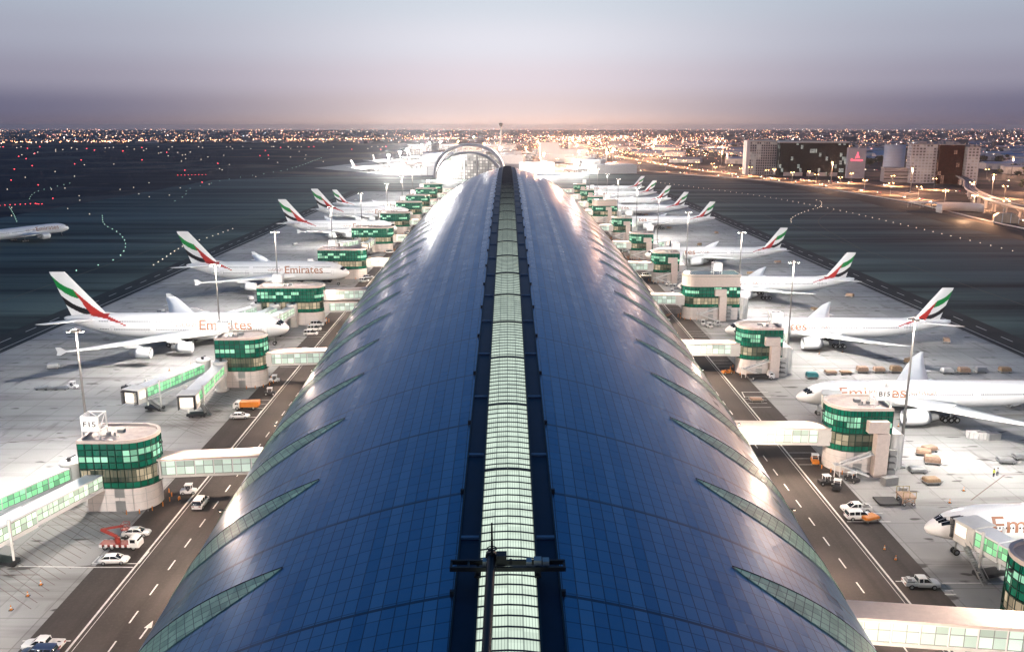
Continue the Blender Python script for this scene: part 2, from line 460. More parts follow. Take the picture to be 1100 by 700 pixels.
for D in Ds:
    e = min(67.6, rx(D) + 6.5)
    vs += [(-e, D, .02), (e, D, .02)]
b.add(vs, [(2 * i, 2 * i + 1, 2 * i + 3, 2 * i + 2) for i in range(len(Ds) - 1)]); struct('service_road', b, M['road'])

# painted markings
b = MB()
for s in (-1, 1):
    strip(b, [(s * rx(D), D) for D in range(0, 931, 15)], .34, .035)
    strip(b, [(s * (rx(D) - .75), D) for D in range(0, 931, 15)], .10, .035)
    for off, ph in ((5.7, 0),):
        D = 20 + ph
        while D < 930:
            x = rx(D) - off
            if not (off > 9 and D > 250): strip(b, [(s * x, D), (s * (rx(D + 3.2) - off), D + 3.2)], .24, .035)
            D += 7.6
def line_px(mb, a, c, w, z=.036): p, q = G(*a), G(*c); strip(mb, [p, q], w, z)
# parking bays and stop lines beside the gates
for a, c in (((94, 609), (143, 609)), ((99, 605), (149, 605)), ((149, 605), (160, 592)), ((99, 605), (107, 597)), ((24, 688), (76, 688)), ((246, 448), (276, 448)), ((276, 448), (281, 441)),
             ((962, 624), (988, 624)), ((1012, 626), (1100, 626)), ((797, 421), (825, 421)), ((800, 426), (828, 426)), ((797, 421), (800, 427)), ((910, 560), (957, 560)), ((910, 551), (948, 551)),
             ((100, 609), (20, 608)), ((1015, 638), (1027, 638)), ((1015, 634), (1024, 634))): line_px(b, a, c, .26)
for D in range(170, 900, 38):
    for s in (-1, 1):
        for k in range(3): strip(b, [(s * (rx(D) + .4), D + k * 3.4), (s * (rx(D) + 5.4), D + k * 3.4)], .16, .036)
# the lane arrow by the roof edge
p, q = G(150, 686), G(164, 667); d = (q - p).normalized(); n = Vector((-d.y, d.x, 0))
strip(b, [p, p + d * 3.0], .26, .037)
b.add([tuple(p + d * 2.7 + n * .55 + Vector((0, 0, .037))), tuple(p + d * 2.7 - n * .55 + Vector((0, 0, .037))), tuple(p + d * 4.6 + Vector((0, 0, .037)))], [(0, 1, 2)])
# taxiway centre and edge lines
for s in (-1, 1):
    strip(b, [(s * 161.2, -100), (s * 161.2, 955)], .28, -.02)
    D = -60
    while D < 900:
        strip(b, [(s * 166.5, D), (s * 166.5, D + 7)], .35, -.02); D += 16
struct('road_marking', b, M['line_white'])
b = MB()
L_PLANES = [273, 382, 555, 650, 717]; R_PLANES = [132, 202, 273, 353, 442, 600, 690, 765, 840, 915]
for D in [125, 199] + L_PLANES: strip(b, [(-74, D - .0), (-165, D)], .18, .02)
for D in R_PLANES: strip(b, [(74, D), (165, D)], .18, .02)
for cx_, D0 in ((-1, 127), (-1, 200)):
    for k in range(22):                     # hatched no-parking area under the boarding bridges
        y = D0 - 12 + k * 1.7; strip(b, [(cx_ * 70, y), (cx_ * 82, y + 9)], .09, .021)
for (a, c) in (((1043, 537), (1079, 510)), ((1079, 510), (1100, 509)), ((760, 380), (830, 376)), ((0, 476), (92, 467))): line_px(b, a, c, .2, .022)
for k in range(16): strip(b, [(87 + k * 4.6, 331), (90 + k * 4.6, 331)], .8, .022)     # dark dashes across the stand
for D in range(-60, 900, 2): pass
struct('apron_marking', b, M['line_dark'])
b = MB()
for pts in ([(300, -100), (300, 600), (305, 820), (290, 1000), (240, 1090)], [(205, -100), (205, 955)], [(205, 500), (230, 640), (285, 760), (302, 900)], [(-205, -100), (-205, 955)],
            [(-205, 250), (-225, 330), (-280, 400), (-370, 430)], [(-330, -100), (-330, 900), (-300, 1080)], [(-170, 1000), (0, 995), (320, 1000)]):
    strip(b, smooth_path([(*p, 0) for p in pts]), .45, -.015)
struct('taxiway_marking', b, M['line_faded'])

# ------------------------------------------------------------------ the concourse
def sec(D): return 51.58 - 5.11e-5 * (455 - D) ** 2, 44.11 - 10.74e-5 * (455 - D) ** 2
def rp(D, t, off=0.0):
    a, z = sec(D); c, s_ = math.cos(t), math.sin(t)
    return a * abs(c) ** 1.5155, z * abs(s_) ** .786
def tx(D, x):
    a, z = sec(D); return math.acos((x / a) ** .6598)
def rz_(D, x): return rp(D, tx(D, x))[1]
# equal steps of 1.55 m round the middle section
TT = []; tfine = [tx(455, 4.3) * (1 - i / 3000) for i in range(3001)]; acc = 0; TT.append(tfine[0]); px_ = rp(455, tfine[0])
for t_ in tfine[1:]:
    q_ = rp(455, t_); acc += math.hypot(q_[0] - px_[0], q_[1] - px_[1]); px_ = q_
    if acc >= 1.55: TT.append(t_); acc = 0
TT.append(0.0)
D0, D1 = 14.5, 896.0
dome = thing('airport_concourse', 'long blue vaulted concourse roof with a glowing glass strip along its ridge', 'concourse', (0, 0, 0))
DL = [D0 + 6.3 * i for i in range(int((D1 - D0) / 6.3) + 1)] + [D1]
for s in (1, -1):
    b = MB(); n = len(TT)
    vs = [(s * rp(D, t_)[0], D, rp(D, t_)[1]) for D in DL for t_ in TT]
    fs, uvs = [], []
    for i in range(len(DL) - 1):
        for j in range(n - 1):
            q = [(i, j), (i, j + 1), (i + 1, j + 1), (i + 1, j)]
            if s < 0: q = q[::-1]
            fs.append(tuple(a * n + c for a, c in q)); uvs.append([(c * 1.55, DL[a]) for a, c in q])
    b.add(vs, fs, 0, False, uvs)
    b.build('roof_shell', M['roof'], dome)
# crescents
def rnorm(D, t_):
    p = rp(D, t_); q = rp(D, t_ - .01); d = Vector((q[0] - p[0], q[1] - p[1])).normalized(); return Vector((-d.y, d.x))
T_TIP = R(48.5)
def crescent(Dk, s):
    b = MB(); rows, colsn = 26, 5; vs = []; uv = []
    for i in range(rows + 1):
        f = i / rows; t_ = T_TIP * (1 - f) ** .8
        w = 7.0 * (math.sin(min(1, f / .55) * math.pi / 2) ** .8) * (1 - .35 * max(0, (f - .55) / .45))
        for j in range(colsn + 1):
            D = Dk + .9 * f - w * j / colsn
            x, z = rp(D, max(t_, 0)); nn = rnorm(D, max(t_, .012))
            if nn.x < 0: nn = -nn
            vs.append((s * (x + nn.x * .10), D, z + abs(nn.y) * .10)); uv.append((f * 40, w * j / colsn))
    fs, uvs = [], []
    for i in range(rows):
        for j in range(colsn):
            q = [i * 6 + j, i * 6 + j + 1, i * 6 + j + 7, i * 6 + j + 6]
            if s > 0: q = q[::-1]
            fs.append(tuple(q)); uvs.append([uv[k] for k in q])
    b.add(vs, fs, 0, True, uvs)
    # dark rim along the far edge
    for i in range(rows):
        p, q = Vector(vs[i * 6]), Vector(vs[i * 6 + 6]); b.bar(p, q, .10, .12, 1)
    return b
k = 0
while 63.4 + 20.6 * k < 880:
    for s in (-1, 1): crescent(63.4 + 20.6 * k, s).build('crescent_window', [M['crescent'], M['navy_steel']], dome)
    k += 1
# ridge
DR = [D0 + 3 * i for i in range(int((D1 - D0) / 3) + 1)] + [D1]
b = MB(); xs = [-2.62, -1.31, 0, 1.31, 2.62]
vs = [(x, D, sec(D)[1] + .45 - .035 * x * x) for D in DR for x in xs]
fs = [(i * 5 + j, i * 5 + j + 1, i * 5 + j + 6, i * 5 + j + 5) for i in range(len(DR) - 1) for j in range(4)]
uvs = [[(xs[j] + 2.62, DR[i]), (xs[j + 1] + 2.62, DR[i]), (xs[j + 1] + 2.62, DR[i + 1]), (xs[j] + 2.62, DR[i + 1])] for i in range(len(DR) - 1) for j in range(4)]
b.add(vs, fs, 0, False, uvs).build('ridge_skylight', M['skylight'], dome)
b = MB(); D = D0 + 1; k = 0
while D < D1:
    z = sec(D)[1] + .47; h = .16 if k % 13 else .55
    for j in range(4): b.bar((xs[j], D, z - .035 * xs[j] ** 2), (xs[j + 1], D, z - .035 * xs[j + 1] ** 2), .13, h)
    D += 1.5; k += 1
b.build('glazing_bar', M['navy_steel'], dome)
def ridge_strip(x0, x1, dz0, dz1):
    b = MB()
    rings = []
    for D in DR:
        z = rz_(D, 4.6)
        rings.append([(x0, D, z + dz0), (x1, D, z + dz0), (x1, D, z + dz1), (x0, D, z + dz1)])
    return b.loft(rings, 0, False)
for s in (-1, 1):
    ridge_strip(*sorted((s * 2.66, s * 4.75)), -.6, .32).build('ridge_gutter', M['navy_steel'], dome)
    ridge_strip(*sorted((s * 2.62, s * 2.84)), -.3, 1.12).build('ridge_rail', M['dark_steel'], dome)
    ridge_strip(*sorted((s * 4.7, s * 4.86)), -.6, .55).build('ridge_kerb', M['dark_steel'], dome)
m_bar = plain('blue_grey_crossbar', (.16, .24, .33), .5, .2)
D = 61.2
while D < 890:
    z = rz_(D, 4.6) + .36
    for s in (-1, 1): MB().box(*sorted((s * 2.86, s * 4.69)), D - .22, D + .22, z - .1, z + .16).build('ridge_crossbar', m_bar, dome)
    D += 18.8
D = 71.0
while D < 890:                                # anchor brackets where the roof seams meet the ridge
    z = rz_(D, 4.9) + .2
    for s in (-1, 1): MB().box(*sorted((s * 4.7, s * 5.25)), D - .2, D + .2, z - .2, z + .3).build('seam_bracket', M['dark_steel'], dome)
    D += 19
for Dq, rev in ((D0, False), (D1, True)):
    b = MB(); a = [(-rp(Dq, t_)[0], Dq, rp(Dq, t_)[1]) for t_ in reversed(TT)] + [(rp(Dq, t_)[0], Dq, rp(Dq, t_)[1]) for t_ in TT]
    b.add(a, [tuple(range(len(a)))]); b.build('end_wall', M['grey_white'], dome)

# maintenance gantry on the ridge
D = 72.6; z = rz_(D, 4.6) + .3
gan = thing('maintenance_gantry', 'black rail gantry spanning the ridge skylight with a boom and aerial', 'gantry', (0, D, z))
b = MB()
for y, h in ((-.55, 1.35), (.75, 1.35)):
    b.box(-5.3, 5.3, y - .12, y + .12, h, h + .42)
for x in (-5.2, -3.6, 3.6, 5.2): b.box(x - .1, x + .1, -.44, .64, 1.4, 1.72)
b.build('beam', M['black'], gan)
b = MB()
for s in (-1, 1):
    for y in (-.5, .7): b.box(s * 2.75 - .14, s * 2.75 + .14, y - .14, y + .14, .82, 1.36)
    b.box(s * 2.75 - .3, s * 2.75 + .3, -.9, 1.1, .84, 1.05)
b.build('wheel_carriage', M['black'], gan)
b = MB(); b.tube((-1.52, .9, 2.1), (-1.75, -26, 1.6), .42, .34, 12); b.tube((-1.52, 1.3, 2.0), (-1.52, .4, 2.16), .55, .55, 12); b.build('boom', M['black'], gan)
b = MB(); b.tube((-1.45, .3, 1.7), (-1.45, .3, 3.4), .16, .12); b.tube((-1.45, .3, 3.4), (-1.45, .3, 5.7), .12, .08)
b.lathe([(.44, 3.1), (.5, 3.16), (.44, 3.22), (.38, 3.16), (.44, 3.1)], (-1.45, .3, 0), n=14)
for a in range(4): b.bar((-1.45, .3, 2.9), (-1.45 + .44 * math.cos(a * 1.57), .3 + .44 * math.sin(a * 1.57), 3.14), .05)
b.build('aerial', M['black'], gan)
b = MB(); b.box(-1.05, -.1, -.4, .6, 1.78, 2.75); b.box(.15, .4, -.1, .2, 1.75, 2.2); b.build('winch_box', M['black'], gan)
b = MB()
for x, w, h in ((1.7, .5, .35), (2.4, .7, .5), (3.2, .6, .4), (-2.3, .5, .4)): b.box(x, x + w, -.3, .5, 1.76, 1.76 + h)
b.build('equipment_tray', M['steel'], gan)

# ------------------------------------------------------------------ aircraft
def text_tris(s, w, h, cut=.28):
    """lettering as flat triangles, w wide and h tall, cut into strips so that it can follow a curved skin"""
    cu = bpy.data.curves.new('lettering', 'FONT'); cu.body = s; cu.resolution_u = 3; cu.offset = .012
    o = bpy.data.objects.new('lettering', cu); col.objects.link(o)
    dg = bpy.context.evaluated_depsgraph_get(); me = bpy.data.meshes.new_from_object(o.evaluated_get(dg))
    bpy.data.objects.remove(o); bpy.data.curves.remove(cu)
    bm = bmesh.new(); bm.from_mesh(me); bpy.data.meshes.remove(me)
    if not bm.verts: return [], []
    xs = [v.co.x for v in bm.verts]; ys = [v.co.y for v in bm.verts]
    x0, x1, y0, y1 = min(xs), max(xs), min(ys), max(ys)
    for v in bm.verts: v.co = Vector(((v.co.x - x0) / (x1 - x0) * w, (v.co.y - y0) / (y1 - y0) * h, 0))
    if cut:
        k = cut
        while k < h:
            bmesh.ops.bisect_plane(bm, geom=bm.verts[:] + bm.edges[:] + bm.faces[:], plane_co=(0, k, 0), plane_no=(0, 1, 0)); k += cut
    bm.verts.index_update()
    vs = [v.co.copy() for v in bm.verts]; fs = [tuple(v.index for v in f.verts) for f in bm.faces]; bm.free()
    return vs, fs
def lerp_table(T, x):
    for a, c in zip(T, T[1:]):
        if x <= c[0]:
            u = (x - a[0]) / (c[0] - a[0]); u = max(0, u)
            return tuple(p + (q - p) * u for p, q in zip(a[1:], c[1:]))
    return T[-1][1:]
def dense(T, step=1.0):
    """smooth the station table"""
    out = []; P = [T[0]] + T + [T[-1]]
    for i in range(1, len(P) - 2):
        k = max(2, int((P[i + 1][0] - P[i][0]) / step))
        for j in range(k):
            u = j / k; r = []
            for n in range(4):
                a, b_, c, d = (P[i - 1][n], P[i][n], P[i + 1][n], P[i + 2][n])
                h0, h1, h2 = P[i][0] - P[i - 1][0] or 1, P[i + 1][0] - P[i][0], P[i + 2][0] - P[i + 1][0] or 1
                m1 = ((b_ - a) / h0 + (c - b_) / h1) / 2 * h1 if P[i][0] != P[i - 1][0] else (c - b_); m2 = ((c - b_) / h1 + (d - c) / h2) / 2 * h1 if P[i + 2][0] != P[i + 1][0] else (c - b_)
                if n == 0: m1 = m2 = h1; 
                r.append((2 * u**3 - 3 * u**2 + 1) * b_ + (u**3 - 2 * u**2 + u) * m1 + (-2 * u**3 + 3 * u**2) * c + (u**3 - u**2) * m2)
            out.append(tuple(r))
    return out + [T[-1]]
def airfoil(chord, th):
    return [(0, 0), (.04, .028), (.15, .055), (.4, .07), (.7, .045), (1, .004), (1, -.004), (.7, -.018), (.4, -.035), (.15, -.033), (.04, -.02)], chord, th
def wing_mb(secs, s):
    """secs: (y, xLE, chord, z, thickness factor)"""
    b = MB(); rings = []
    for y, xle, c, z, th in secs:
        rings.append([(xle - u * c, s * y, z + v * c * th) for u, v in airfoil(c, th)[0]])
    b.loft(rings, 0, True); return b
def windows_material(name, rows, x0, x1, pitch):
    t = NT(name); o = t.xyz('Object'); mask = None
    for z, hh in rows:
        w = t.m('LESS_THAN', t.m('ABSOLUTE', t.m('SUBTRACT', o[2], z)), hh)
        mask = w if mask is None else t.m('MAXIMUM', mask, w)
    mask = t.m('MULTIPLY', mask, t.m('LESS_THAN', t.frac(o[0], pitch), .56))
    mask = t.m('MULTIPLY', mask, t.m('MULTIPLY', t.m('GREATER_THAN', o[0], x1), t.m('LESS_THAN', o[0], x0)))
    mask = t.m('MULTIPLY', mask, t.m('GREATER_THAN', t.frac(t.m('ADD', o[0], 3), 13.5), .13))
    n = t.noise(t.co('Object'), .25, 4)
    pl = t.m('MULTIPLY', t.lines(o[0], 5.2, .05), .18)
    c = t.mix(t.step(n, .3, .7), (.76, .75, .73), (.82, .81, .80))
    c = t.mix(pl, c, (.3, .3, .3))
    t.set(Base_Color=t.mix(t.m('MULTIPLY', mask, 1.0), c, (.05, .05, .06)), Roughness=.3, Coat_Weight=.35); return t.mat
FIN_RED_R = [(0, 0), (.19, .16), (.62, .38), (.70, .43)]
FIN_RED_L = [(0, .46), (.03, .45), (.2, .43), (.41, .41), (.62, .385), (.70, .43)]
def fin_colour(c, v):
    if v < .66:
        r, l = lerp_table(FIN_RED_R, v)[0], lerp_table(FIN_RED_L, v)[0]
        if r <= c <= l: return 1
        if c < r: return 0
    if c < .38: return 0
    u = (c - .40) / .60; bend = -.05 * math.sin(max(0, min(1, u)) * math.pi)
    if .41 + .25 * u + bend < v < .62 + .30 * u + bend: return 2
    if .03 + .24 * u + bend < v < .17 + .30 * u + bend: return 3
    return 0
def aircraft(kind, label, loc, rz, group=None):
    big = kind == 'a'
    if big:
        T = [(0, 5.5, .06, .06), (.5, 5.5, .95, .95), (1.6, 5.65, 1.75, 1.85), (3.6, 6.0, 2.6, 2.9), (6.2, 6.3, 3.2, 3.65), (9.5, 6.45, 3.5, 4.1), (13, 6.5, 3.57, 4.2), (46, 6.5, 3.57, 4.2), (52, 6.7, 3.42, 3.95), (58, 7.2, 2.95, 3.35), (64, 7.95, 2.1, 2.4), (69, 8.6, 1.1, 1.3), (71.6, 8.9, .5, .6), (72.2, 8.95, .2, .25)]
        W = [(2.6, -22.5, 18.5, 4.3, 1.3), (6, -26, 16.0, 4.5, 1.3), (14, -32.5, 11.6, 5.3, 1.2), (26, -41.0, 7.8, 6.5, 1.1), (37.5, -49.3, 4.6, 7.8, 1.0), (39.6, -51.2, 3.6, 8.1, .9)]
        S = [(.8, -60.5, 9.5, 8.7, 1), (14.8, -70.0, 3.7, 10.2, 1)]
        fin = dict(zb=10.0, zt=24.0, le0=-57.5, le1=-70.3, te0=-69.6, te1=-75.3)
        E_ = [(14.9, -26.3, 3.05), (25.7, -34.5, 4.1)]; eng = (1.62, 5.6)
        rows = [(5.95, .17), (8.5, .17)]; txt = (11.0, 16.7, 3.3, 28.8, 6.4, 1.5, .18)
        tip = (-49.2, 7.0, 7.9); L = 72.2; nf = 57.0
    else:
        T = [(0, 4.7, .05, .05), (.45, 4.7, .72, .72), (1.5, 4.85, 1.32, 1.38), (3.4, 5.15, 2.05, 2.15), (6.2, 5.42, 2.7, 2.75), (9.5, 5.55, 3.05, 3.07), (12, 5.6, 3.1, 3.1), (50, 5.6, 3.1, 3.1), (56, 5.9, 2.85, 2.75), (62, 6.4, 2.2, 2.15), (68, 7.0, 1.3, 1.35), (72, 7.4, .55, .75), (73.1, 7.5, .12, .5)]
        W = [(2.3, -22.5, 14.6, 4.0, 1.2), (5, -24.6, 12.8, 4.2, 1.2), (10.5, -28.6, 9.3, 4.8, 1.1), (21, -35.8, 5.6, 6.0, 1.0), (29, -41.6, 3.0, 7.0, .9), (32.4, -45.3, .9, 7.5, .8)]
        S = [(.7, -62.0, 7.2, 7.3, 1), (10.7, -69.6, 2.6, 8.3, 1)]
        fin = dict(zb=8.2, zt=18.6, le0=-60.5, le1=-69.2, te0=-69.3, te1=-72.9)
        E_ = [(9.7, -22.2, 2.75)]; eng = (1.85, 7.2)
        rows = [(6.15, .16)]; txt = (9.5, 16.0, 2.7, 26.6, 6.0, 1.2, .28)
        tip = (-46, 6.0, 7.5); L = 73.1; nf = 60.0
    Z = [M['white'], M['flag_red'], M['flag_green'], M['flag_black'], M['gold']]
    root = thing('airliner', label, 'airliner', loc, rz, group)
    # body
    b = MB(); P = dense(T, .8); N = 56
    ztop, ztip, xtip = fin['zb'], 6.0 if big else 5.2, fin['le0'] + 9.0
    rings = [[(-x, ry * math.cos(a), zc_ + rz2 * math.sin(a)) for a in [2 * math.pi * k / N for k in range(N)]] for x, zc_, ry, rz2 in P]
    b.loft(rings, 0, True)
    for i, f in enumerate(b.f):
        if len(f) != 4: continue
        cx = sum(b.v[k][0] for k in f) / 4; cz = sum(b.v[k][2] for k in f) / 4
        if cz < ztip: continue
        u = min(1, max(0, (ztop - cz) / (ztop - ztip)))
        f0 = fin['le0'] + 9.0 * u ** .8; f1 = (fin['le0'] - .46 * (fin['le0'] - fin['te0'])) + (9.0 + .46 * (fin['le0'] - fin['te0'])) * u ** .62
        if f1 < cx < f0: b.m[i] = 1
    skin = SKIN.get(kind)
    if not skin: skin = SKIN[kind] = windows_material('fuselage_skin', rows, -7.5, -L + 12, .54)
    b.build('fuselage', [skin] + Z[1:], root)
    # cockpit glazing
    def surf(x, a, off=.03):
        zc_, ry, rz2 = lerp_table(P, x); return (-x, (ry + off) * math.cos(a), zc_ + (rz2 + off) * math.sin(a))
    b = MB(); k0 = 1.15 if big else 1.0
    for s in (0, 1):
        for a0, a1, x0, x1 in ((.50, .80, 2.2, 3.5), (.82, 1.12, 1.75, 3.1), (1.14, 1.55, 1.6, 2.75)) if big else ((.50, .80, 2.1, 3.3), (.82, 1.12, 1.75, 2.95), (1.14, 1.55, 1.6, 2.65)):
            g_ = [[surf(x0 + (x1 - x0) * u / 3 + (.5 if v == 0 else 0) * (u / 3), (a0 + (a1 - a0) * v / 3) if not s else math.pi - (a0 + (a1 - a0) * v / 3)) for u in range(4)] for v in range(4)]
            for v in range(3):
                for u in range(3): b.add([g_[v][u], g_[v][u + 1], g_[v + 1][u + 1], g_[v + 1][u]], [(0, 1, 2, 3)], 0, True)
    b.build('cockpit_window', M['glass'], root)
    # doors
    b = MB()
    for xd in ((6.8, 16.5, 33, 44.5, 55.5) if big else (6.5, 17.5, 31.5, 44.5, 58.5)):
        for s in (0, 1):
            z0 = rows[0][0] - 1.0; zc_, ry, rz2 = lerp_table(P, xd)
            for (xa, za, xb, zb) in ((xd - .55, z0, xd - .55, z0 + 2), (xd + .55, z0, xd + .55, z0 + 2), (xd - .55, z0 + 2, xd + .55, z0 + 2), (xd - .55, z0, xd + .55, z0)):
                pts = []
                for u in range(4):
                    x, z = xa + (xb - xa) * u / 3, za + (zb - za) * u / 3
                    a = math.asin(max(-1, min(1, (z - zc_) / rz2))); pts.append(surf(x, a if not s else math.pi - a, .015))
                for p, q in zip(pts, pts[1:]): b.bar(p, q, .07)
    b.build('door_outline', M['steel'], root)
    # lettering on both sides
    tx0, tw, th_, ax0, aw, ah, phi = txt
    for s in (1, -1):
        for body, x0, w, h in (('Emirates', tx0, tw, th_), ('\ufe95\ufe8d\ufead\ufe8e\ufee3\ufef9\ufe8d', ax0, aw, ah)):
            key = (kind, body); 
            if key not in TXT: TXT[key] = text_tris(body, w, h)
            vs, fs = TXT[key]
            if not vs: continue
            zc_, ry, rz2 = lerp_table(P, 20); pts = []
            for v in vs:
                x = x0 + (v.x if s > 0 else w - v.x); zc_, ry, rz2 = lerp_table(P, x)
                a = phi + (v.y - h * .42) / rz2
                pts.append(surf(x, a if s > 0 else math.pi - a, .035))
            b = MB(); b.add(pts, fs if s > 0 else [f[::-1] for f in fs], 0, False)
            b.build('lettering', M['gold'], root)
    # wings
    for s in (1, -1):
        w = wing_mb(W, s).build('wing', M['white'], root)
        b = MB()
        for y in ((9, 17, 23, 31) if big else (7, 14, 20)):
            for a, c in zip(W, W[1:]):
                if a[0] <= y <= c[0]:
                    u = (y - a[0]) / (c[0] - a[0]); xl, ch, z = [a[i] + (c[i] - a[i]) * u for i in (1, 2, 3)]
                    b.lathe([(.02, xl - ch - 1.6), (.28, xl - ch - .6), (.42, xl - ch * .7), (.25, xl - ch * .4), (.02, xl - ch * .3)], (0, s * y, z - .45), 'x', 8)
        b.build('flap_fairing', M['white'], w)
        if big:
            b = MB(); xl, z = -51.2, 8.1
            b.loft([[(xl - .3, s * 39.7 - .05, z), (xl - .3, s * 39.7 + .05, z), (xl - 3.3, s * 39.7 + .05, z), (xl - 3.3, s * 39.7 - .05, z)],
                    [(xl - 2.2, s * 39.9 - .04, z + 1.3), (xl - 2.2, s * 39.9 + .04, z + 1.3), (xl - 3.6, s * 39.9 + .04, z + 1.3), (xl - 3.6, s * 39.9 - .04, z + 1.3)]], 0, False)
            b.loft([[(xl - .6, s * 39.7 - .05, z), (xl - .6, s * 39.7 + .05, z), (xl - 3.2, s * 39.7 + .05, z), (xl - 3.2, s * 39.7 - .05, z)],
                    [(xl - 2.4, s * 39.9 - .04, z - 1.0), (xl - 2.4, s * 39.9 + .04, z - 1.0), (xl - 3.5, s * 39.9 + .04, z - 1.0), (xl - 3.5, s * 39.9 - .04, z - 1.0)]], 0, False)
            b.build('winglet', M['white'], w)
        wing_mb(S, s).build('stabilizer', M['white'], root)
        for y, xf, z in E_:
            r, ln = eng; b = MB()
            b.lathe([(r * .80, xf - .9), (r * .88, xf - .05), (r * .95, xf + .02), (r * 1.0, xf - .25), (r * 1.06, xf - ln * .28), (r * 1.0, xf - ln * .62), (r * .80, xf - ln * .82), (r * .78, xf - ln * .80)], (0, s * y, z), 'x', 22)
            b.lathe([(r * .60, xf - ln * .78), (r * .5, xf - ln * .95), (r * .34, xf - ln * 1.12)], (0, s * y, z), 'x', 16, 1)
            e = b.build('engine', [M['white'], M['steel']], root)
            b = MB(); b.lathe([(r * .80, xf - .95), (.30, xf - .9)], (0, s * y, z), 'x', 22); b.lathe([(.32, xf - .9), (.2, xf - .4), (.01, xf - .1)], (0, s * y, z), 'x', 10, 1)
            b.build('fan', [M['dark_steel'], M['steel']], e)
            b = MB(); b.loft([[(xf - ln * .25, s * y + .22, z + r * .9), (xf - ln * .25, s * y - .22, z + r * .9), (xf - ln * 1.3, s * y - .12, z + r * .9), (xf - ln * 1.3, s * y + .12, z + r * .9)],
                              [(xf - ln * .75, s * y + .2, z + r + 1.1), (xf - ln * .75, s * y - .2, z + r + 1.1), (xf - ln * 1.7, s * y - .12, z + r + 1.3), (xf - ln * 1.7, s * y + .12, z + r + 1.3)]], 0, False)
            b.build('pylon', M['white'], e)
    # fin with the flag
    b = MB(); nu, nv = 44, 60; f = fin
    for s in (1, -1):
        vs = []
        for j in range(nv + 1):
            v = j / nv; le, te = f['le0'] + (f['le1'] - f['le0']) * v, f['te0'] + (f['te1'] - f['te0']) * v
            for i in range(nu + 1):
                c = i / nu; th2 = .42 * (1 - .6 * v) * (math.sin(math.pi * min(1, c ** .6)) + .03)
                vs.append((le + (te - le) * c, s * th2, f['zb'] - .6 + (f['zt'] - f['zb'] + .6) * v))
        for j in range(nv):
            for i in range(nu):
                q = (j * (nu + 1) + i, j * (nu + 1) + i + 1, (j + 1) * (nu + 1) + i + 1, (j + 1) * (nu + 1) + i)
                b.f.append(q if s < 0 else q[::-1]); b.sm.append(True); b.m.append(fin_colour((i + .5) / nu, (j + .5) / nv))
                if s == -1: b.f[-1] = tuple(k + (nu + 1) * (nv + 1) for k in b.f[-1])
        b.v += vs
    o = len(b.v) - 1
    top = [(f['le1'], .08), (f['te1'], .03), (f['te1'], -.03), (f['le1'], -.08)]
    b.add([(x, y, f['zt']) for x, y in top], [(0, 1, 2, 3)], 0)
    # dorsal fillet
    b.loft([[(-nf + 6.5, .03, f['zb'] - .2), (-nf + 6.5, -.03, f['zb'] - .2), (-nf + 6.5, 0, f['zb'] + .05)], [(f['le0'] - .9, .18, f['zb'] - .4), (f['le0'] - .9, -.18, f['zb'] - .4), (f['le0'] - 1.1, 0, f['zb'] + 1.0)]], 0, False)
    b.build('tail_fin', Z, root)
    # belly fairing and undercarriage
    b = MB(); zb = 2.4 if big else 2.6; wy = 3.2 if big else 2.8
    b.loft([[(x, wy * k * math.cos(a), zb + .9 + 1.25 * k * math.sin(a)) for a in [math.pi + math.pi * q / 10 for q in range(11)]] for x, k in ((-19, .15), (-22, .75), (-27, 1.0), (-36, 1.0), (-41, .7), (-45, .15))], 0, True, False, False)
    b.build('belly_fairing', M['white'], root)
    def gear(x, y, rows_, r, name, z):
        b = MB(); b.tube((x, y, z), (x, y, r), .17, .14, 8, 1); b.bar((x, y, z * .8), (x + 1.6, y, z + .2), .12, m=1)
        for dx in rows_:
            for dy in (-.62, .62) if len(rows_) > 1 else (-.42, .42):
                b.lathe([(r * .55, -.2), (r * .9, -.22), (r, -.12), (r, .12), (r * .9, .22), (r * .55, .2)], (x + dx, y + dy, r), 'y', 14)
                b.lathe([(.02, -.15), (r * .55, -.15), (r * .55, .15), (.02, .15)], (x + dx, y + dy, r), 'y', 10, 2)
            b.bar((x + rows_[0] , y, r), (x + rows_[-1] + .01, y, r), .2, m=1)
        b.build(name, [M['tyre'], M['steel'], M['hub']], root)
    gear(-5.0 if big else -5.6, 0, (0,), .62 if big else .55, 'nose_gear', 2.9)
    if big:
        for s in (1, -1): gear(-33.5, s * 6.2, (-.85, .85), .7, 'main_gear', 4.0); gear(-36.5, s * 2.6, (-1.7, 0, 1.7), .7, 'main_gear', 3.2)
    else:
        for s in (1, -1): gear(-35.5, s * 5.4, (-1.45, 0, 1.45), .67, 'main_gear', 4.0)
    return root
SKIN, TXT = {}, {}
NX = 70.5
GA = 'white airliners parked nose in at the gates'
A1 = aircraft('a', 'double deck airliner with the largest striped tail on the left apron', (-NX, 273, 0), 0, GA)
dup(A1, 'second double deck airliner on the left, nose behind the wide gate with two stacked bridges', (-NX, 382, 0), 0, GA)
dup(A1, 'third double deck airliner along the left apron, its striped tail rising over open concrete', (-NX, 555, 0), 0, GA)
dup(A1, 'fourth double deck airliner along the left apron', (-NX, 650, 0), 0, GA)
B1 = aircraft('b', 'nearest twin engine airliner at lower right, only its nose and first letters in frame', (NX - 2, 131, 0), math.pi, GA)
dup(B1, 'smallest striped tail on the left apron, farthest of the left row of airliners', (-NX, 717, 0), 0, GA)
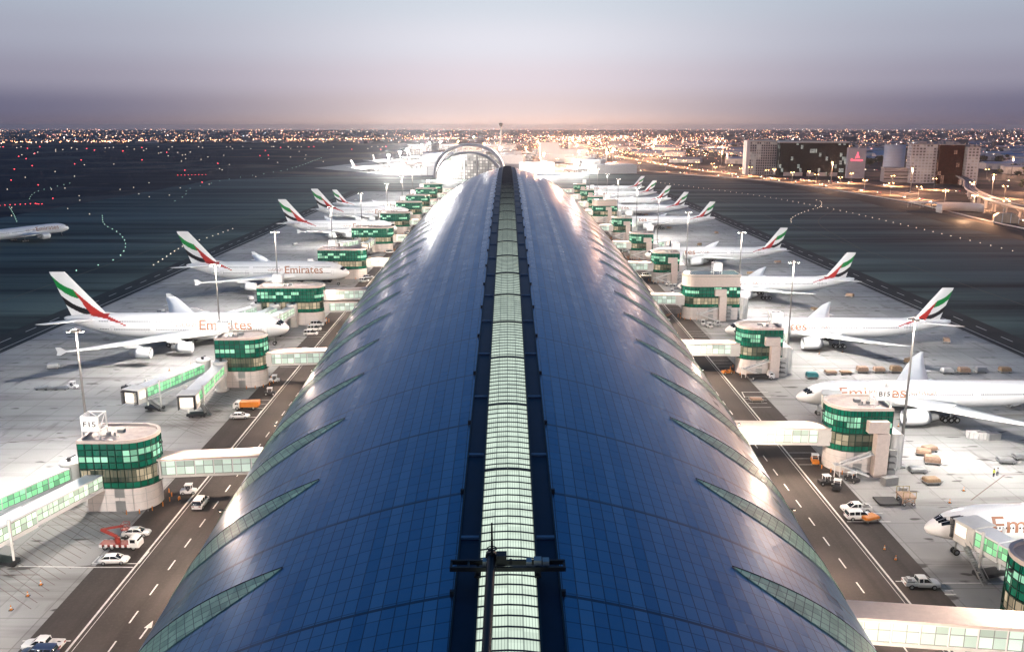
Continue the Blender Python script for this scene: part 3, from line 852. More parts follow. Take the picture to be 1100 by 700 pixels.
RL = {202: 'long airliner on the right apron, cargo dollies behind it, tail out of frame',
      273: 'twin engine airliner on the right apron showing the largest green, black and red tail',
      353: 'airliner on the right apron parked directly behind the wide louvred gate building',
      442: 'airliner on the right apron behind dark dashes painted on empty concrete',
      600: 'first of the closely packed far airliner tails on the right apron',
      690: 'second of the closely packed far airliner tails on the right apron',
      765: 'third of the closely packed far airliner tails on the right apron',
      840: 'fourth of the closely packed far airliner tails on the right apron',
      915: 'farthest airliner of the right row, smallest striped tail at the end of the apron'}
for D, lab in RL.items(): dup(B1, lab, (NX, D, 0), math.pi, GA)
o = dup(B1, 'airliner taxiing in the dark across the far left taxiway', (-286, 566, 0), math.atan2(100, 47)); 
o = dup(B1, 'airliner parked tail first beyond the end of the left apron', (-205, 1420, 0), R(60), 'distant parked airliners')
for x, y, a, lab in ((-150, 1560, 70, 'distant airliner parked left of the arched terminal, nearest of three'), (-230, 1700, 75, 'distant airliner parked left of the arched terminal, middle of three'), (-190, 1900, 80, 'distant airliner parked left of the arched terminal, farthest of three'), (95, 1400, 100, 'distant airliner parked beyond the right end of the concourse roof')):
    dup(B1, lab, (x, y, 0), R(a), 'distant parked airliners')

# ------------------------------------------------------------------ gate buildings
def outline(hx=7.6, hy=4.8, inset=0.0, n=12):
    """plan of a gate building: square outer end (+x), round inner end"""
    hx, hy = hx - inset, hy - inset
    pts = [(hx, -hy), (hx, hy)]
    for k in range(n + 1):
        a = math.pi / 2 + math.pi * k / n; pts.append((-hx + hy + hy * math.cos(a), hy * math.sin(a)))
    return pts
GLYPH = {}
def sign_letters(parent, s, x, y, z, h, mat):
    vs, fs = text_tris(s, h * .72 * len(s.replace(' ', '')), h, None)
    w = max(v.x for v in vs)
    MB().add([(x - w / 2 + v.x, y, z + v.y) for v in vs], fs).build('lettering', mat, parent)
def gate_building(side, D, label, sign=None, style='std', hx=7.6, X=73.0):
    """side -1/+1 (left or right of the concourse); local +x points away from the concourse, local -y to the near side"""
    fl = lambda mb: mb.mirror_x() if side < 0 else mb
    root = thing('gate_building', label, 'gate building', (side * X, D, 0), 0, 'green glass gate buildings along the concourse'); root.scale = (1, 1, .93)
    tall = style in ('wide', 'louvre'); zt = 18.0 if style == 'louvre' else 15.0; hy = 4.8
    P = outline(hx, hy)
    fl(MB().prism(outline(hx, hy, .45), 0, 5.0)).build('base_wall', M['cream_light'], root)
    b = MB()
    for z in (1.7, 3.4): b.prism(outline(hx, hy, .43), z, z + .06, top=False, bottom=False)
    for x in (-5, -2.5, 0, 2.5, 5):
        if abs(x) < hx - 1: b.box(x, x + .06, -hy + .41, -hy + .47, 0, 5)
    fl(b).build('panel_joint', M['steel'], root)
    fl(MB().prism(P, 5.0, 6.3)).build('spandrel_band', M['green_band'], root)
    fl(MB().prism(outline(hx, hy, .12), 6.3, 9.0)).build('lounge_window', M['lounge'], root)
    if style == 'louvre':
        fl(MB().prism(P, 9.0, 13.2)).build('glass_wall', M['green_glass'], root)
        b = MB().prism(outline(hx, hy, .1), 13.2, 17.2); fl(b).build('louvre_wall', M['cream'], root)
        b = MB()
        for k in range(int(2 * hx / .55)): b.box(-hx + 4.8 + k * .55, -hx + 4.95 + k * .55, -hy - .05, -hy + .1, 13.2, 17.2) if -hx + 4.8 + k * .55 < hx - .3 else None
        fl(b).build('louvre_fin', M['cream'], root)
        fl(MB().prism(P, 17.2, 18.0)).build('top_band', M['green_band'], root)
    else:
        fl(MB().prism(P, 9.0, 14.4)).build('glass_wall', M['green_glass'], root)
    b = MB(); Q = outline(hx + .05, hy + .05, 0, 12); top_ = 13.2 if style == 'louvre' else 14.35
    def ring(z):
        for p, q in zip(Q, Q[1:] + Q[:1]): b.bar((*p, z), (*q, z), .10, .12)
    for z in (5.05, 6.3, 9.05, 10.4, 11.7, 13.0): ring(z)
    u0 = 0
    for p, q in zip(Q, Q[1:] + Q[:1]):
        p, q = Vector((*p, 0)), Vector((*q, 0)); Ls = (q - p).length; m_ = max(1, round(Ls / 1.36))
        for i_ in range(m_): c_ = p.lerp(q, i_ / m_); b.box(c_.x - .05, c_.x + .05, c_.y - .05, c_.y + .05, 5.05, top_)
    fl(b).build('mullion', M['mullion'], root)
    b = MB(); Q = outline(hx + .1, hy + .1); n = len(Q)
    C_ = (-.5, 0)
    Qi = outline(hx - .45, hy - .45)
    zt0 = zt - .65
    for i in range(n):
        a, c, ai, ci = Q[i], Q[(i + 1) % n], Qi[i], Qi[(i + 1) % n]
        b.add([(*a, zt0), (*c, zt0), (*c, zt), (*a, zt), (*ai, zt), (*ci, zt), (*ci, zt0), (*ai, zt0)], [(0, 1, 2, 3), (3, 2, 5, 4), (4, 5, 6, 7)])
    fl(b).build('parapet', M['cream'], root)
    fl(MB().prism(outline(hx - .44, hy - .44), zt0 - .1, zt0 + .12)).build('roof_slab', M['roof_deck'], root)
    b = MB(); b.box(.3, 1.5, .5, 1.5, zt0 + .14, zt0 + .8); b.box(2.4, 3.0, -.6, 0, zt0 + .14, zt0 + .7); b.tube((1.2, -1, zt0 + .12), (1.2, -1, zt0 + .9), .18)
    b.bar((.2, -1.4, zt0 + .25), (4.5, -1.4, zt0 + .25), .14)
    fl(b).build('roof_plant', M['steel'], root)
    # sign cube on legs
    sx = 4.6 if style != 'louvre' else 2.0; s0 = zt + 1.2; b = MB(); w = 1.55
    for x in (sx - w, sx + w):
        for y in (-3.0, .1): b.bar((x, y, zt0), (x, y, s0 + 3.0), .2)
    for z in (s0, s0 + 3.0):
        for x in (sx - w, sx + w): b.bar((x, -3.0, z), (x, .1, z), .2)
        for y in (-3.0, .1): b.bar((sx - w, y, z), (sx + w, y, z), .2)
    for x in (sx - w, sx + w): b.bar((x, -3.0, s0), (x, .1, s0 + 3.0), .12)
    b.bar((sx - w, -3, s0 + 3), (sx + w, .1, s0 + 3), .12)
    fr = fl(b).build('sign_frame', M['white'], root)
    b = MB(); b.box(sx - w, sx + w, -3.16, -3.1, s0 + .1, s0 + 2.95); b.box(sx + w + .1, sx + w + .16, -2.9, 0, s0 + .1, s0 + 2.95)
    pn = fl(b).build('gate_sign', M['sign'], fr)
    if sign: sign_letters(pn if False else fr, sign, side * sx, -3.2, s0 + .95, 1.05, M['ink'])
    # ground floor door, stair, shaft and service ducts
    b = MB(); b.box(-1.0, .8, -hy + .38, -hy + .5, 0, 2.2); b.box(-1.0, .8, -hy + .38, -hy + .5, 2.9, 4.8); fl(b).build('door', M['steel'], root)
    if side > 0:
        fl(MB().box(2.4, 5.0, -hy - 2.0, -hy - .02, 0, 9.8)).build('lift_shaft', M['cream'], root)
        fl(MB().box(.8, 4.9, -hy - 1.6, -hy - .03, 9.85, 12.4)).build('plant_housing', M['cream'], root)
        b = MB(); y0, y1 = -hy - 1.75, -hy - .5
        for (xa, za, xb, zb) in ((1.6, 5.0, -4.4, 2.6), (-4.4, 2.6, 1.6, .1)):
            b.bar((xa, y0, za), (xb, y0, zb), .12, .35); b.bar((xa, y1, za), (xb, y1, zb), .12, .35)
            b.bar((xa, y0, za + 1.05), (xb, y0, zb + 1.05), .07)
            for k in range(14):
                u = k / 14; b.box(min(xa, xb) * 0 + xa + (xb - xa) * u - .2, xa + (xb - xa) * u + .2, y0, y1, za + (zb - za) * u - .03, za + (zb - za) * u + .03)
            y0, y1 = y0 - .0, y1
        b.box(-5.6, -4.3, -hy - 1.8, -hy - .05, 2.55, 2.68); b.box(1.5, 2.38, -hy - 1.8, -hy - .05, 4.95, 5.08)
        for x in (-5.5, -4.4): b.bar((x, -hy - 1.75, 0), (x, -hy - 1.75, 3.7), .12)
        fl(b).build('stair', M['white'], root)
        b = MB()
        for k in range(4):
            b.box(5.6, 7.0, -hy - 1.3, -hy - .2, .3 + k * 1.5, 1.35 + k * 1.5); b.tube((5.3, -hy - .9, .4 + k * 1.5), (5.3, -hy - .9, 1.3 + k * 1.5), .35)
        fl(b).build('cooling_unit', M['steel'], root)
        b = MB(); b.tube((hx + 1.5, -hy + 1.5, 0), (hx + 1.5, -hy + 1.5, 8.8), .95, .95, 12); b.tube((hx + 3.2, -hy + 3.0, 0), (hx + 3.2, -hy + 3.0, 7.8), .8, .8, 12); b.box(hx + .1, hx + 3.0, -hy + 1.0, hy - 1, 5.6, 8.6)
        fl(b).build('rotunda_column', M['grey_white'], root)
    # added wash lamp on the inner end, put in to warm the concourse flank
    fl(MB().box(-hx - .5, -hx - .05, -.35, .35, 12.6, 12.95)).build('added_wash_lamp', M['dark_steel'], root)
    d = bpy.data.lights.new('added_wash_lamp', 'SPOT'); d.energy = 1.7e4; d.color = (1, .74, .56); d.shadow_soft_size = .6; d.spot_size = R(150); d.spot_blend = .8
    l = bpy.data.objects.new('added_wash_lamp_light', d); col.objects.link(l); l.location = (side * (X - hx - .8), D - 1.5, 11.6)
    l.rotation_euler = Vector((-side, -.25, -.4)).to_track_quat('-Z', 'Y').to_euler()
    # bollards round the foot
    b = MB()
    for k in range(9):
        a = math.pi / 2 + math.pi * k / 8; x, y = -hx + hy + (hy + .9) * math.cos(a), (hy + .9) * math.sin(a); b.tube((x, y, 0), (x, y, .9), .11, .11, 8)
    fl(b).build('bollard_ring', M['orange'], root)
    return root
t = NT('gate_sign_panel'); t.set(Base_Color=(.8, .78, .76), Emission_Color=(1, .95, .9), Emission_Strength=.45); M['sign'] = t.mat
LG = [(152.5, 'F15'), (230, None), (306, None), (402, None), (491, None), (576, None), (659, None), (727, None), (805, None), (870, None)]
RG = [(104, None), (170, 'B15'), (241, None), (314, None), (391, None), (463, None), (544, None), (643, None), (712, None), (786, None), (866, None)]
ORD = ['nearest', 'second', 'third', 'fourth', 'fifth', 'sixth', 'seventh', 'eighth', 'ninth', 'tenth', 'eleventh']
LDESC = {0: 'round ended green glass gate building signed F15 at lower left', 1: 'green glass gate building in front of the nearest double deck airliner', 2: 'wide gate building with two stacked bridges, near the nearest double deck airliner', 3: 'long low green gate building by the nose of the second double deck airliner'}
RDESC = {0: 'gate building cut by the right frame edge, only its round green end showing', 1: 'gate building signed B15 with a zigzag stair, on the right apron', 2: 'rounded gate building with lift shaft in front of the largest full tail on the right', 3: 'tall gate building with a beige louvred upper storey on the right apron', 7: 'tall gate building with grey louvred top far along the right apron'}
LB, RB = {}, {}
for i, (D, sg) in enumerate(LG):
    hx = {0: 6.4, 1: 6.4, 2: 11.5, 3: 11.0, 4: 11.5}.get(i, 9.5); X = {2: 77.0, 3: 76.5, 4: 76, 0: 71.2, 1: 72}.get(i, 74.0)
    LB[i] = gate_building(-1, D, LDESC.get(i, '%s green gate building from the camera along the left apron' % ORD[i]), sg, 'wide' if hx > 10 else 'std', hx, X)
for i, (D, sg) in enumerate(RG):
    hx = {3: 10.2, 7: 9.0, 0: 7.4}.get(i, 6.0); X = {3: 74.5, 0: 74.2}.get(i, 71.5)
    RB[i] = gate_building(1, D, RDESC.get(i, '%s green gate building from the camera along the right apron' % ORD[i]), sg, 'louvre' if i in (3, 7) else 'std', hx, X)

# ------------------------------------------------------------------ link bridges from the concourse to the gates
def link_bridge(side, D, label, levels=1, skew=0.0, Xg=66.5, y0=None):
    a, z = sec(D); xi = 38.0; L = Xg - xi
    root = thing('link_bridge', label, 'footbridge', (side * xi, D, 0), 0, 'white glazed footbridges from concourse to gates')
    sh = lambda mb: setattr(mb, 'v', [(p[0], p[1] + skew * p[0] / L, p[2]) for p in mb.v]) or (mb.mirror_x() if side < 0 else mb)
    for lv in range(levels):
        z0 = 5.2 - (levels - 1) * 1.2 + lv * 4.4
        sh(MB().box(0, L, -1.9, 1.9, z0, z0 + .45)).build('deck', M['grey_white'], root)
        for y in (-1, 1): sh(MB().box(.1, L - 2.6, y * 1.72 - .06, y * 1.72 + .06, z0 + .46, z0 + 3.3)).build('side_glazing', M['link_glass'], root)
        b = MB()
        for y in (-1.84, 1.84):
            for k in range(0, int(L / 3.4) + 1): b.box(k * 3.4 - .07, k * 3.4 + .07, y - .05, y + .05, z0 + .46, z0 + 3.3)
            b.box(0, L, y - .06, y + .06, z0 + 3.2, z0 + 3.45)
        sh(b).build('frame', M['white'], root)
        sh(MB().box(L - 2.5, L + .6, -2.0, 2.0, z0 - .1, z0 + 3.5)).build('end_vestibule', M['grey_white'], root)
        b = MB().box(-.2, L, -2.15, 2.15, z0 + 3.46, z0 + 3.8)
        for k in range(int(L / 1.7)): b.box(k * 1.7, k * 1.7 + .16, -2.17, -2.1, z0 + 3.5, z0 + 3.86)
        sh(b).build('roof', M['cream'], root)
    return root
for i, (D, sg) in enumerate(LG):
    link_bridge(-1, D + 3.5, '%s white glazed footbridge from the camera on the left side of the concourse' % ORD[i].capitalize() if i != 2 else 'two storey white footbridge on the left side of the concourse', 2 if i == 2 else 1, -3.0, {2: 66.6, 3: 66.6, 4: 65.6}.get(i, 67.0))
for i, (D, sg) in enumerate(RG):
    link_bridge(1, D + (.5 if i else -3.6), '%s white glazed footbridge from the camera on the right side of the concourse' % ORD[i].capitalize(), 1, {0: -4.0}.get(i, -1.0), {3: 64.5, 0: 67.5, 7: 65}.get(i, 66.2))

# ------------------------------------------------------------------ passenger boarding bridges
def boarding_bridge(P0, P1, label, pale=False, wheel=.74, zf=4.3):
    P0, P1 = Vector((*P0, 0)), Vector((*P1, 0)); d = P1 - P0; L = d.length; ang = math.atan2(d.y, d.x)
    root = thing('boarding_bridge', label, 'boarding bridge', P0, ang, 'passenger boarding bridges at the gates')
    gm = M['bridge_glass_pale'] if pale else M['bridge_glass']
    b = MB(); b.tube((0, 0, 0), (0, 0, zf - .3), 1.45, 1.3, 16); b.tube((0, 0, 0), (0, 0, .25), 1.9, 1.9, 16); b.tube((0, 0, zf - .3), (0, 0, zf + 3.6), 1.9, 1.9, 18); b.tube((0, 0, zf + 3.6), (0, 0, zf + 3.9), 2.05, 1.7, 18)
    b.build('rotunda', M['grey_white'], root)
    b = MB(); b.tube((.6, .4, zf + 3.9), (.6, .4, zf + 4.6), .35, .35, 10); b.bar((-1.2, 0, zf + 4.4), (1.2, .3, zf + 4.4), .18); b.build('roof_unit', M['dark_steel'], root)
    for nm, xa, xb, w, h, dz in (('inner_tunnel', 1.5, L * .56, 1.45, 2.75, 0), ('outer_tunnel', L * .42, L - 3.0, 1.62, 3.05, -.12)):
        b = MB(); b.box(xa, xb, -w, w, zf + dz, zf + dz + .45); b.box(xa, xb, -w - .05, w + .05, zf + dz + h, zf + dz + h + .28)
        for s in (-1, 1):
            b.box(xa, xb, s * w - .05, s * w + .05, zf + dz + .45, zf + dz + .7)
            k = xa
            while k < xb + .01: b.box(k - .06, k + .06, s * w - .07, s * w + .07, zf + dz + .45, zf + dz + h); k += (xb - xa) / max(1, round((xb - xa) / 4.6))
        tn = b.build(nm, M['white'], root)
        for s in (-1, 1):
            MB().box(xa + .1, xb - .1, s * (w - .06) - .05, s * (w - .06) + .05, zf + dz + .7, zf + dz + h).build('window_strip', gm, tn)
    # cab
    b = MB(); x0 = L - 3.0; w = 2.1
    b.loft([[(x0 + dx, y * w, z) for dx, y in ((0, -.8), (0, .8), (1.0, 1), (3.6, 1), (3.6, -1), (1.0, -1))] for z in (zf - .2, zf + 3.3)], 0, False)
    b.box(x0 - .1, x0 + 3.9, -w - .15, w + .15, zf + 3.31, zf + 3.5)
    cab = b.build('cab', M['grey_white'], root)
    b = MB(); b.box(x0 + 3.58, x0 + 3.66, -1.75, 1.75, zf + .3, zf + 2.9)
    for s in (-1, 1): b.box(x0 + 1.2, x0 + 3.3, s * w - .04, s * w + .04, zf + 1.1, zf + 2.9)
    b.build('cab_window', M['cab_lit'], cab)
    b = MB()
    for k in range(5): b.box(x0 + 3.66 + k * .28, x0 + 3.8 + k * .28, -1.95 + .03 * k, -1.8, zf - .1, zf + 3.1); b.box(x0 + 3.66 + k * .28, x0 + 3.8 + k * .28, 1.8, 1.95 - .03 * k, zf - .1, zf + 3.1); b.box(x0 + 3.66 + k * .28, x0 + 3.8 + k * .28, -1.9, 1.9, zf + 3.1, zf + 3.25)
    b.build('bellows', M['dark_steel'], cab)
    # lift columns and bogie
    xw = L * wheel; b = MB()
    for s in (-1, 1): b.tube((xw, s * 1.95, .9), (xw, s * 1.95, zf + 3.5), .19, .24, 10); b.tube((xw, s * 1.95, zf + 3.5), (xw, s * 1.95, zf + 3.8), .28, .28, 10)
    b.box(xw - .3, xw + .3, -2.1, 2.1, zf - .5, zf - .14)
    b.build('lift_column', M['grey_white'], root)
    b = MB(); b.box(xw - 1.0, xw + 1.0, -2.2, 2.2, .55, 1.15)
    for s in (-1, 1):
        for q in (-.35, .35): b.lathe([(.02, -.16), (.55, -.16), (.58, 0), (.55, .16), (.02, .16)], (xw + 0, s * 1.4 + q, .58), 'y', 14)
    b.build('wheel_bogie', M['dark_steel'], root)
    b = MB(); xs = x0 + .5
    for s in (1.95, 2.85): b.bar((xs, s, zf), (xs - 4.5, s, .15), .12, .25); b.bar((xs, s, zf + 1), (xs - 4.5, s, 1.15), .07)
    for k in range(16): u = k / 16; b.box(xs - 4.5 * u - .15, xs - 4.5 * u + .15, 1.95, 2.85, zf * (1 - u) + .1, zf * (1 - u) + .16)
    b.build('service_stair', M['steel'], root)
    return root
boarding_bridge((-74.5, 150.0), (-86.5, 111), 'nearest boarding bridge at lower left, ribbed pale windows, leaving the F15 gate', True, .56)
boarding_bridge((-82, 153), (-99, 112), 'boarding bridge with bright green windows running off the left frame edge behind another', False, .6)
boarding_bridge((-82, 225.5), (-90, 199.5), 'outer one of two boarding bridges with green windows ending over empty concrete on the left')
boarding_bridge((-76.8, 223.5), (-75.4, 195.5), 'inner one of two boarding bridges with green windows ending over empty concrete on the left', False, .8)
for (a, c, lab) in (((-89, 301), (-98, 279), 'outermost of three boarding bridges reaching the nearest double deck airliner'),
                    ((-82, 299.5), (-86, 278), 'middle of three boarding bridges reaching the nearest double deck airliner'),
                    ((-76, 299.5), (-79, 279), 'innermost of three boarding bridges reaching the nearest double deck airliner'),
                    ((-88, 397), (-97, 388), 'outer boarding bridge reaching the second double deck airliner on the left'),
                    ((-80, 396), (-83, 387), 'inner boarding bridge reaching the second double deck airliner on the left')):
    boarding_bridge(a, c, lab, True)
for i, D in ((4, 491), (5, 576), (6, 659), (7, 727), (8, 805), (9, 870)):
    boarding_bridge((-84, D - 6), (-92, D - 24), 'outer boarding bridge at the %s gate building along the left apron' % ORD[i], True)
    boarding_bridge((-76, D - 6), (-77, D - 24), 'inner boarding bridge at the %s gate building along the left apron' % ORD[i], True)
boarding_bridge((77.6, 115.5), (74.0, 128.0), 'near boarding bridge joined to the airliner nose at lower right, green window by its bogie', False, .62)
boarding_bridge((88.5, 113), (86.0, 126.5), 'boarding bridge at the right frame edge beside the gold letters on the nearest right airliner', True)
for i, D in enumerate([168, 240, 314, 391, 463, 544, 643, 712, 786, 866], 1):
    tgt = min(R_PLANES, key=lambda q: abs(q - D - 35)); e = max(D + 14, tgt - 5.5)
    boarding_bridge((70, D + 7), (77.0, e), 'inner boarding bridge behind the %s gate building along the right apron' % ORD[i], True)
    if i > 1: boarding_bridge((78, D + 7), (88, e + .5), 'outer boarding bridge behind the %s gate building along the right apron' % ORD[i], True)

# ------------------------------------------------------------------ floodlight masts
def lamp_light(o, loc, power, colr, radius=.8, spot=None, parent=None):
    d = bpy.data.lights.new('floodlight', 'POINT'); d.energy = power; d.color = colr; d.shadow_soft_size = radius
    l = bpy.data.objects.new('floodlight', d); col.objects.link(l); l.location = loc
    if parent: l.parent = parent
    return l
def mast(x, y, h, side, label, power=FLOOD, group='floodlight masts beside the gates', colr=(1, .955, .90), heads=4, spread=False):
    root = thing('floodlight_mast', label, 'light mast', (x, y, 0), 0, group)
    MB().tube((0, 0, 0), (0, 0, h), .34, .15, 12).build('pole', M['pole'], root)
    MB().box(-.8, .8, -.8, .8, 0, .35).build('base_plate', M['steel'], root)
    b = MB(); b.bar((-1.5, 0, h), (1.5, 0, h), .16); b.bar((0, -.9, h), (0, .9, h), .16); b.lathe([(.9, h - .2), (1.0, h), (.9, h + .1)], n=16); b.tube((0, 0, h), (0, 0, h + 1.2), .05, .03)
    b.build('head_frame', M['pole'], root)
    for k, xo in enumerate((-1.25, -.42, .42, 1.25)[:heads]):
        b = MB(); b.box(xo - .28, xo + .28, -.55, .1, h - .14, h + .12); hd = b.build('lamp_housing', M['dark_steel'], root)
        MB().box(xo - .24, xo + .24, -.5, .06, h - .19, h - .15).build('lens', M['lamp_white'] if colr[1] > .9 else M['lamp_orange'], hd)
    if not heads:
        q = .4 if 'warm' in group else 1.0; b = MB(); b.lathe([(.02, h + .9 * q), (1.1 * q, h + .5 * q), (1.3 * q, h), (1.0 * q, h - .6 * q), (.02, h - .8 * q)], (0, 0, 0), 'z', 12); b.build('lamp_cluster', M['lamp_white'] if colr[1] > .9 else M['lamp_orange'], root)
        root.scale = (1.7, 1.7, 1)
    if power and spread:
        for k, (pw, cl, aim, size, blend) in enumerate(((.95, colr, (side * .86, .55, -.32), 168, .85), (.45, colr, (side * .9, -.48, -.32), 168, .85), (.30, (1, .90, .80), (-side * .22, -.1, -1), 112, .5))):
            d = bpy.data.lights.new('floodlight', 'SPOT'); d.energy = power * pw; d.color = cl; d.shadow_soft_size = .7; d.spot_size = R(size); d.spot_blend = blend
            l = bpy.data.objects.new('floodlight', d); col.objects.link(l); l.parent = root; l.location = (side * .3 * (1 - k), .5 * (1 - k), h - 1.0)
            l.rotation_euler = Vector(aim).to_track_quat('-Z', 'Y').to_euler()
        lamp_light(root, (-side * .6, -.3, h - 1.2), power * .022, (1, .74, .60), 2.2, parent=root)
    elif power: lamp_light(root, (0, -.2, h - 2.6 if not heads else h - 1.0), power, colr, .8, parent=root)
    return root
for i, D in enumerate([153, 233, 310, 413, 500, 585, 672, 745, 822, 892]):
    mast(-81.5 - (3.5 if i in (2, 3, 4) else 0), D + 6.5, 31.5, -1, '%s floodlight mast from the camera along the left apron' % ORD[i].capitalize(), spread=True)
for i, D in enumerate([166, 241, 312, 388, 466, 545, 640, 712, 790, 866]):
    mast(81.5 + (4 if i == 2 else 0), D + 2.5, 31.5, 1, '%s floodlight mast from the camera along the right apron' % ORD[i].capitalize(), spread=True)
mast(-84, 82, 31.5, -1, 'floodlight mast out of frame at lower left', FLOOD * 2.1, spread=True); mast(88, 88, 31.5, 1, 'floodlight mast out of frame at lower right', FLOOD * 2.5, spread=True)

# added lamps low on the concourse roof brighten the road and gate fronts
def t_at(D, z): a, zz = sec(D); return math.asin((z / zz) ** (1 / .786))
D = 44.0; k = 0
while D < 890:
    for side in (-1, 1):
        x, z = rp(D, t_at(D, 12.5))
        b = MB(); b.box(-.18, .18, -.25, .25, -.1, .12); b.bar((-side * .9, 0, 0), (0, 0, 0), .1)
        o = b.build('added_road_lamp', M['dark_steel'], dome, (side * (x + .55), D, z + .3))
        MB().box(-.13, .13, -.2, .2, -.15, -.11).build('lens', M['lamp_added'], o)
        d = bpy.data.lights.new('added_road_lamp', 'SPOT'); d.energy = 3.2e4; d.color = (1, .80, .64); d.shadow_soft_size = .5; d.spot_size = R(168); d.spot_blend = .7
        l = bpy.data.objects.new('added_road_lamp_light', d); col.objects.link(l); l.parent = dome; l.location = (side * (x + 1.0), D, z + .1)
        l.rotation_euler = Vector((side * .75, .25, -.55)).to_track_quat('-Z', 'Y').to_euler()
    D += 38.5; k += 1
# ------------------------------------------------------------------ vehicles
def wheels(root, xs, y, r, w=.24):
    for x in xs:
        for s in (-1, 1):
            b = MB(); c = (x, s * y, r)
            b.lathe([(r * .62, -w / 2), (r * .94, -w / 2), (r, -w / 4), (r, w / 4), (r * .94, w / 2), (r * .62, w / 2)], c, 'y', 14)
            wh = b.build('wheel', M['tyre'], root)
            MB().lathe([(.01, -w / 2 + .02), (r * .62, -w / 2 + .02), (r * .62, w / 2 - .02), (.01, w / 2 - .02)], c, 'y', 10).build('rim', M['hub'], wh)
def shell(b, prof, m=0, smooth=True):
    """prof: (x, z_bottom, z_top, half width at bottom, half width at top) stations along the car"""
    rings = []
    for x, z0, z1, w0, w1 in prof:
        rings.append([(x, -w0, z0), (x, w0, z0), (x, w0 * 1.02, z0 + (z1 - z0) * .55), (x, w1, z1 - .03), (x, w1 * .85, z1), (x, -w1 * .85, z1), (x, -w1, z1 - .03), (x, -w0 * 1.02, z0 + (z1 - z0) * .55)])
    return b.loft(rings, m, smooth)
VEH = {}
def lights_on(root, xf, xr, y, z):
    for s in (-1, 1):
        MB().box(xf - .02, xf + .05, s * y - .2, s * y + .2, z - .08, z + .1).build('headlight', M['glass'], root)
        MB().box(xr - .05, xr + .02, s * y - .18, s * y + .18, z, z + .2).build('tail_light', M['red'], root)
def sedan(paint, label, loc, rz, group=None):
    root = thing('car', label, 'car', loc, rz, group)
    b = MB(); shell(b, [(-2.35, .45, .85, .72, .66), (-2.2, .30, .98, .85, .80), (-1.4, .26, 1.02, .90, .86), (.8, .26, .98, .90, .86), (1.9, .28, .86, .86, .80), (2.3, .34, .70, .74, .66)]); b.build('body', paint, root)
    b = MB(); shell(b, [(-1.95, .9, 1.0, .80, .74), (-1.2, .9, 1.40, .78, .62), (-.2, .9, 1.47, .78, .62), (.35, .9, 1.42, .78, .60), (1.25, .9, .96, .78, .70)]); b.build('cabin_window', M['glass'], root)
    b = MB(); shell(b, [(-1.25, 1.38, 1.46, .66, .60), (-.2, 1.44, 1.52, .66, .60), (.4, 1.38, 1.46, .66, .58)])
    for s in (-1, 1): b.bar((-.35, s * .80, .95), (-.35, s * .64, 1.46), .09); b.bar((.42, s * .64, 1.42), (1.25, s * .76, .95), .08); b.bar((-1.25, s * .64, 1.4), (-1.9, s * .76, .98), .1)
    b.build('roof', paint, root)
    wheels(root, (-1.42, 1.42), .84, .33); lights_on(root, 2.2, -2.3, .55, .62); return root
def suv(paint, label, loc, rz, group=None, van=False):
    root = thing('van' if van else 'sport_utility_car', label, 'van' if van else 'car', loc, rz, group)
    hh = 1.95 if van else 1.75
    b = MB(); shell(b, [(-2.4, .45, 1.05, .84, .80), (-2.3, .32, 1.1, .9, .88), (.7, .30, 1.1, .92, .89), (1.9, .32, 1.05, .90, .86), (2.35, .40, .9, .80, .76)]); b.build('body', paint, root)
    b = MB(); shell(b, [(-2.36, 1.0, 1.1, .84, .80), (-2.15, 1.0, hh - .08, .84, .70), (.4, 1.0, hh - .06, .84, .70), (1.35 if not van else 1.75, 1.0, 1.1, .82, .76)]); b.build('cabin_window', M['glass'], root)
    b = MB(); shell(b, [(-2.2, hh - .14, hh - .02, .76, .68), (-.8, hh - .06, hh + .04, .76, .68), (.45, hh - .14, hh - .02, .75, .66)])
    for s in (-1, 1):
        for x in (-2.1, -1.1, -.1): b.bar((x, s * .87, 1.05), (x, s * .73, hh - .05), .1)
    b.build('roof', paint, root)
    wheels(root, (-1.45, 1.45), .86, .37); lights_on(root, 2.28, -2.36, .6, .8); return root
def pickup(label, loc, rz, load=None, group=None):
    root = thing('pickup_truck', label, 'pickup truck', loc, rz, group)
    b = MB(); shell(b, [(-.75, .38, 1.12, .90, .88), (.9, .36, 1.12, .92, .9), (2.2, .4, 1.06, .90, .84), (2.65, .48, .92, .80, .76)]); b.build('body', M['white'], root)
    b = MB(); b.box(-2.6, -.8, -.9, .9, .55, .68)
    for s in (-1, 1): b.box(-2.6, -.8, s * .9 - .05, s * .9 + .05, .68, 1.1)
    b.box(-2.68, -2.58, -.9, .9, .55, 1.1); b.box(-.86, -.78, -.88, .88, .68, 1.12); b.build('cargo_bed', M['white'], root)
    b = MB(); shell(b, [(-.8, 1.05, 1.15, .82, .78), (-.68, 1.05, 1.68, .82, .68), (.5, 1.05, 1.72, .82, .68), (1.4, 1.05, 1.14, .8, .74)]); b.build('cabin_window', M['glass'], root)
    b = MB(); shell(b, [(-.72, 1.64, 1.76, .74, .66), (-.1, 1.7, 1.81, .74, .66), (.6, 1.64, 1.76, .73, .64)])
    for s in (-1, 1):
        for x in (-.7, .0): b.bar((x, s * .84, 1.1), (x, s * .7, 1.72), .12)
        b.bar((.6, s * .70, 1.7), (1.4, s * .78, 1.12), .1)
    b.build('roof', M['white'], root)
    wheels(root, (-1.75, 1.65), .88, .40, .28); lights_on(root, 2.6, -2.68, .62, .8)
    if load:
        b = MB(); b.box(-2.4, -1.2, -.7, .7, .7, 1.25); b.box(-2.2, -1.6, -.4, .5, 1.26, 1.5); b.build('load', load, root)
    return root
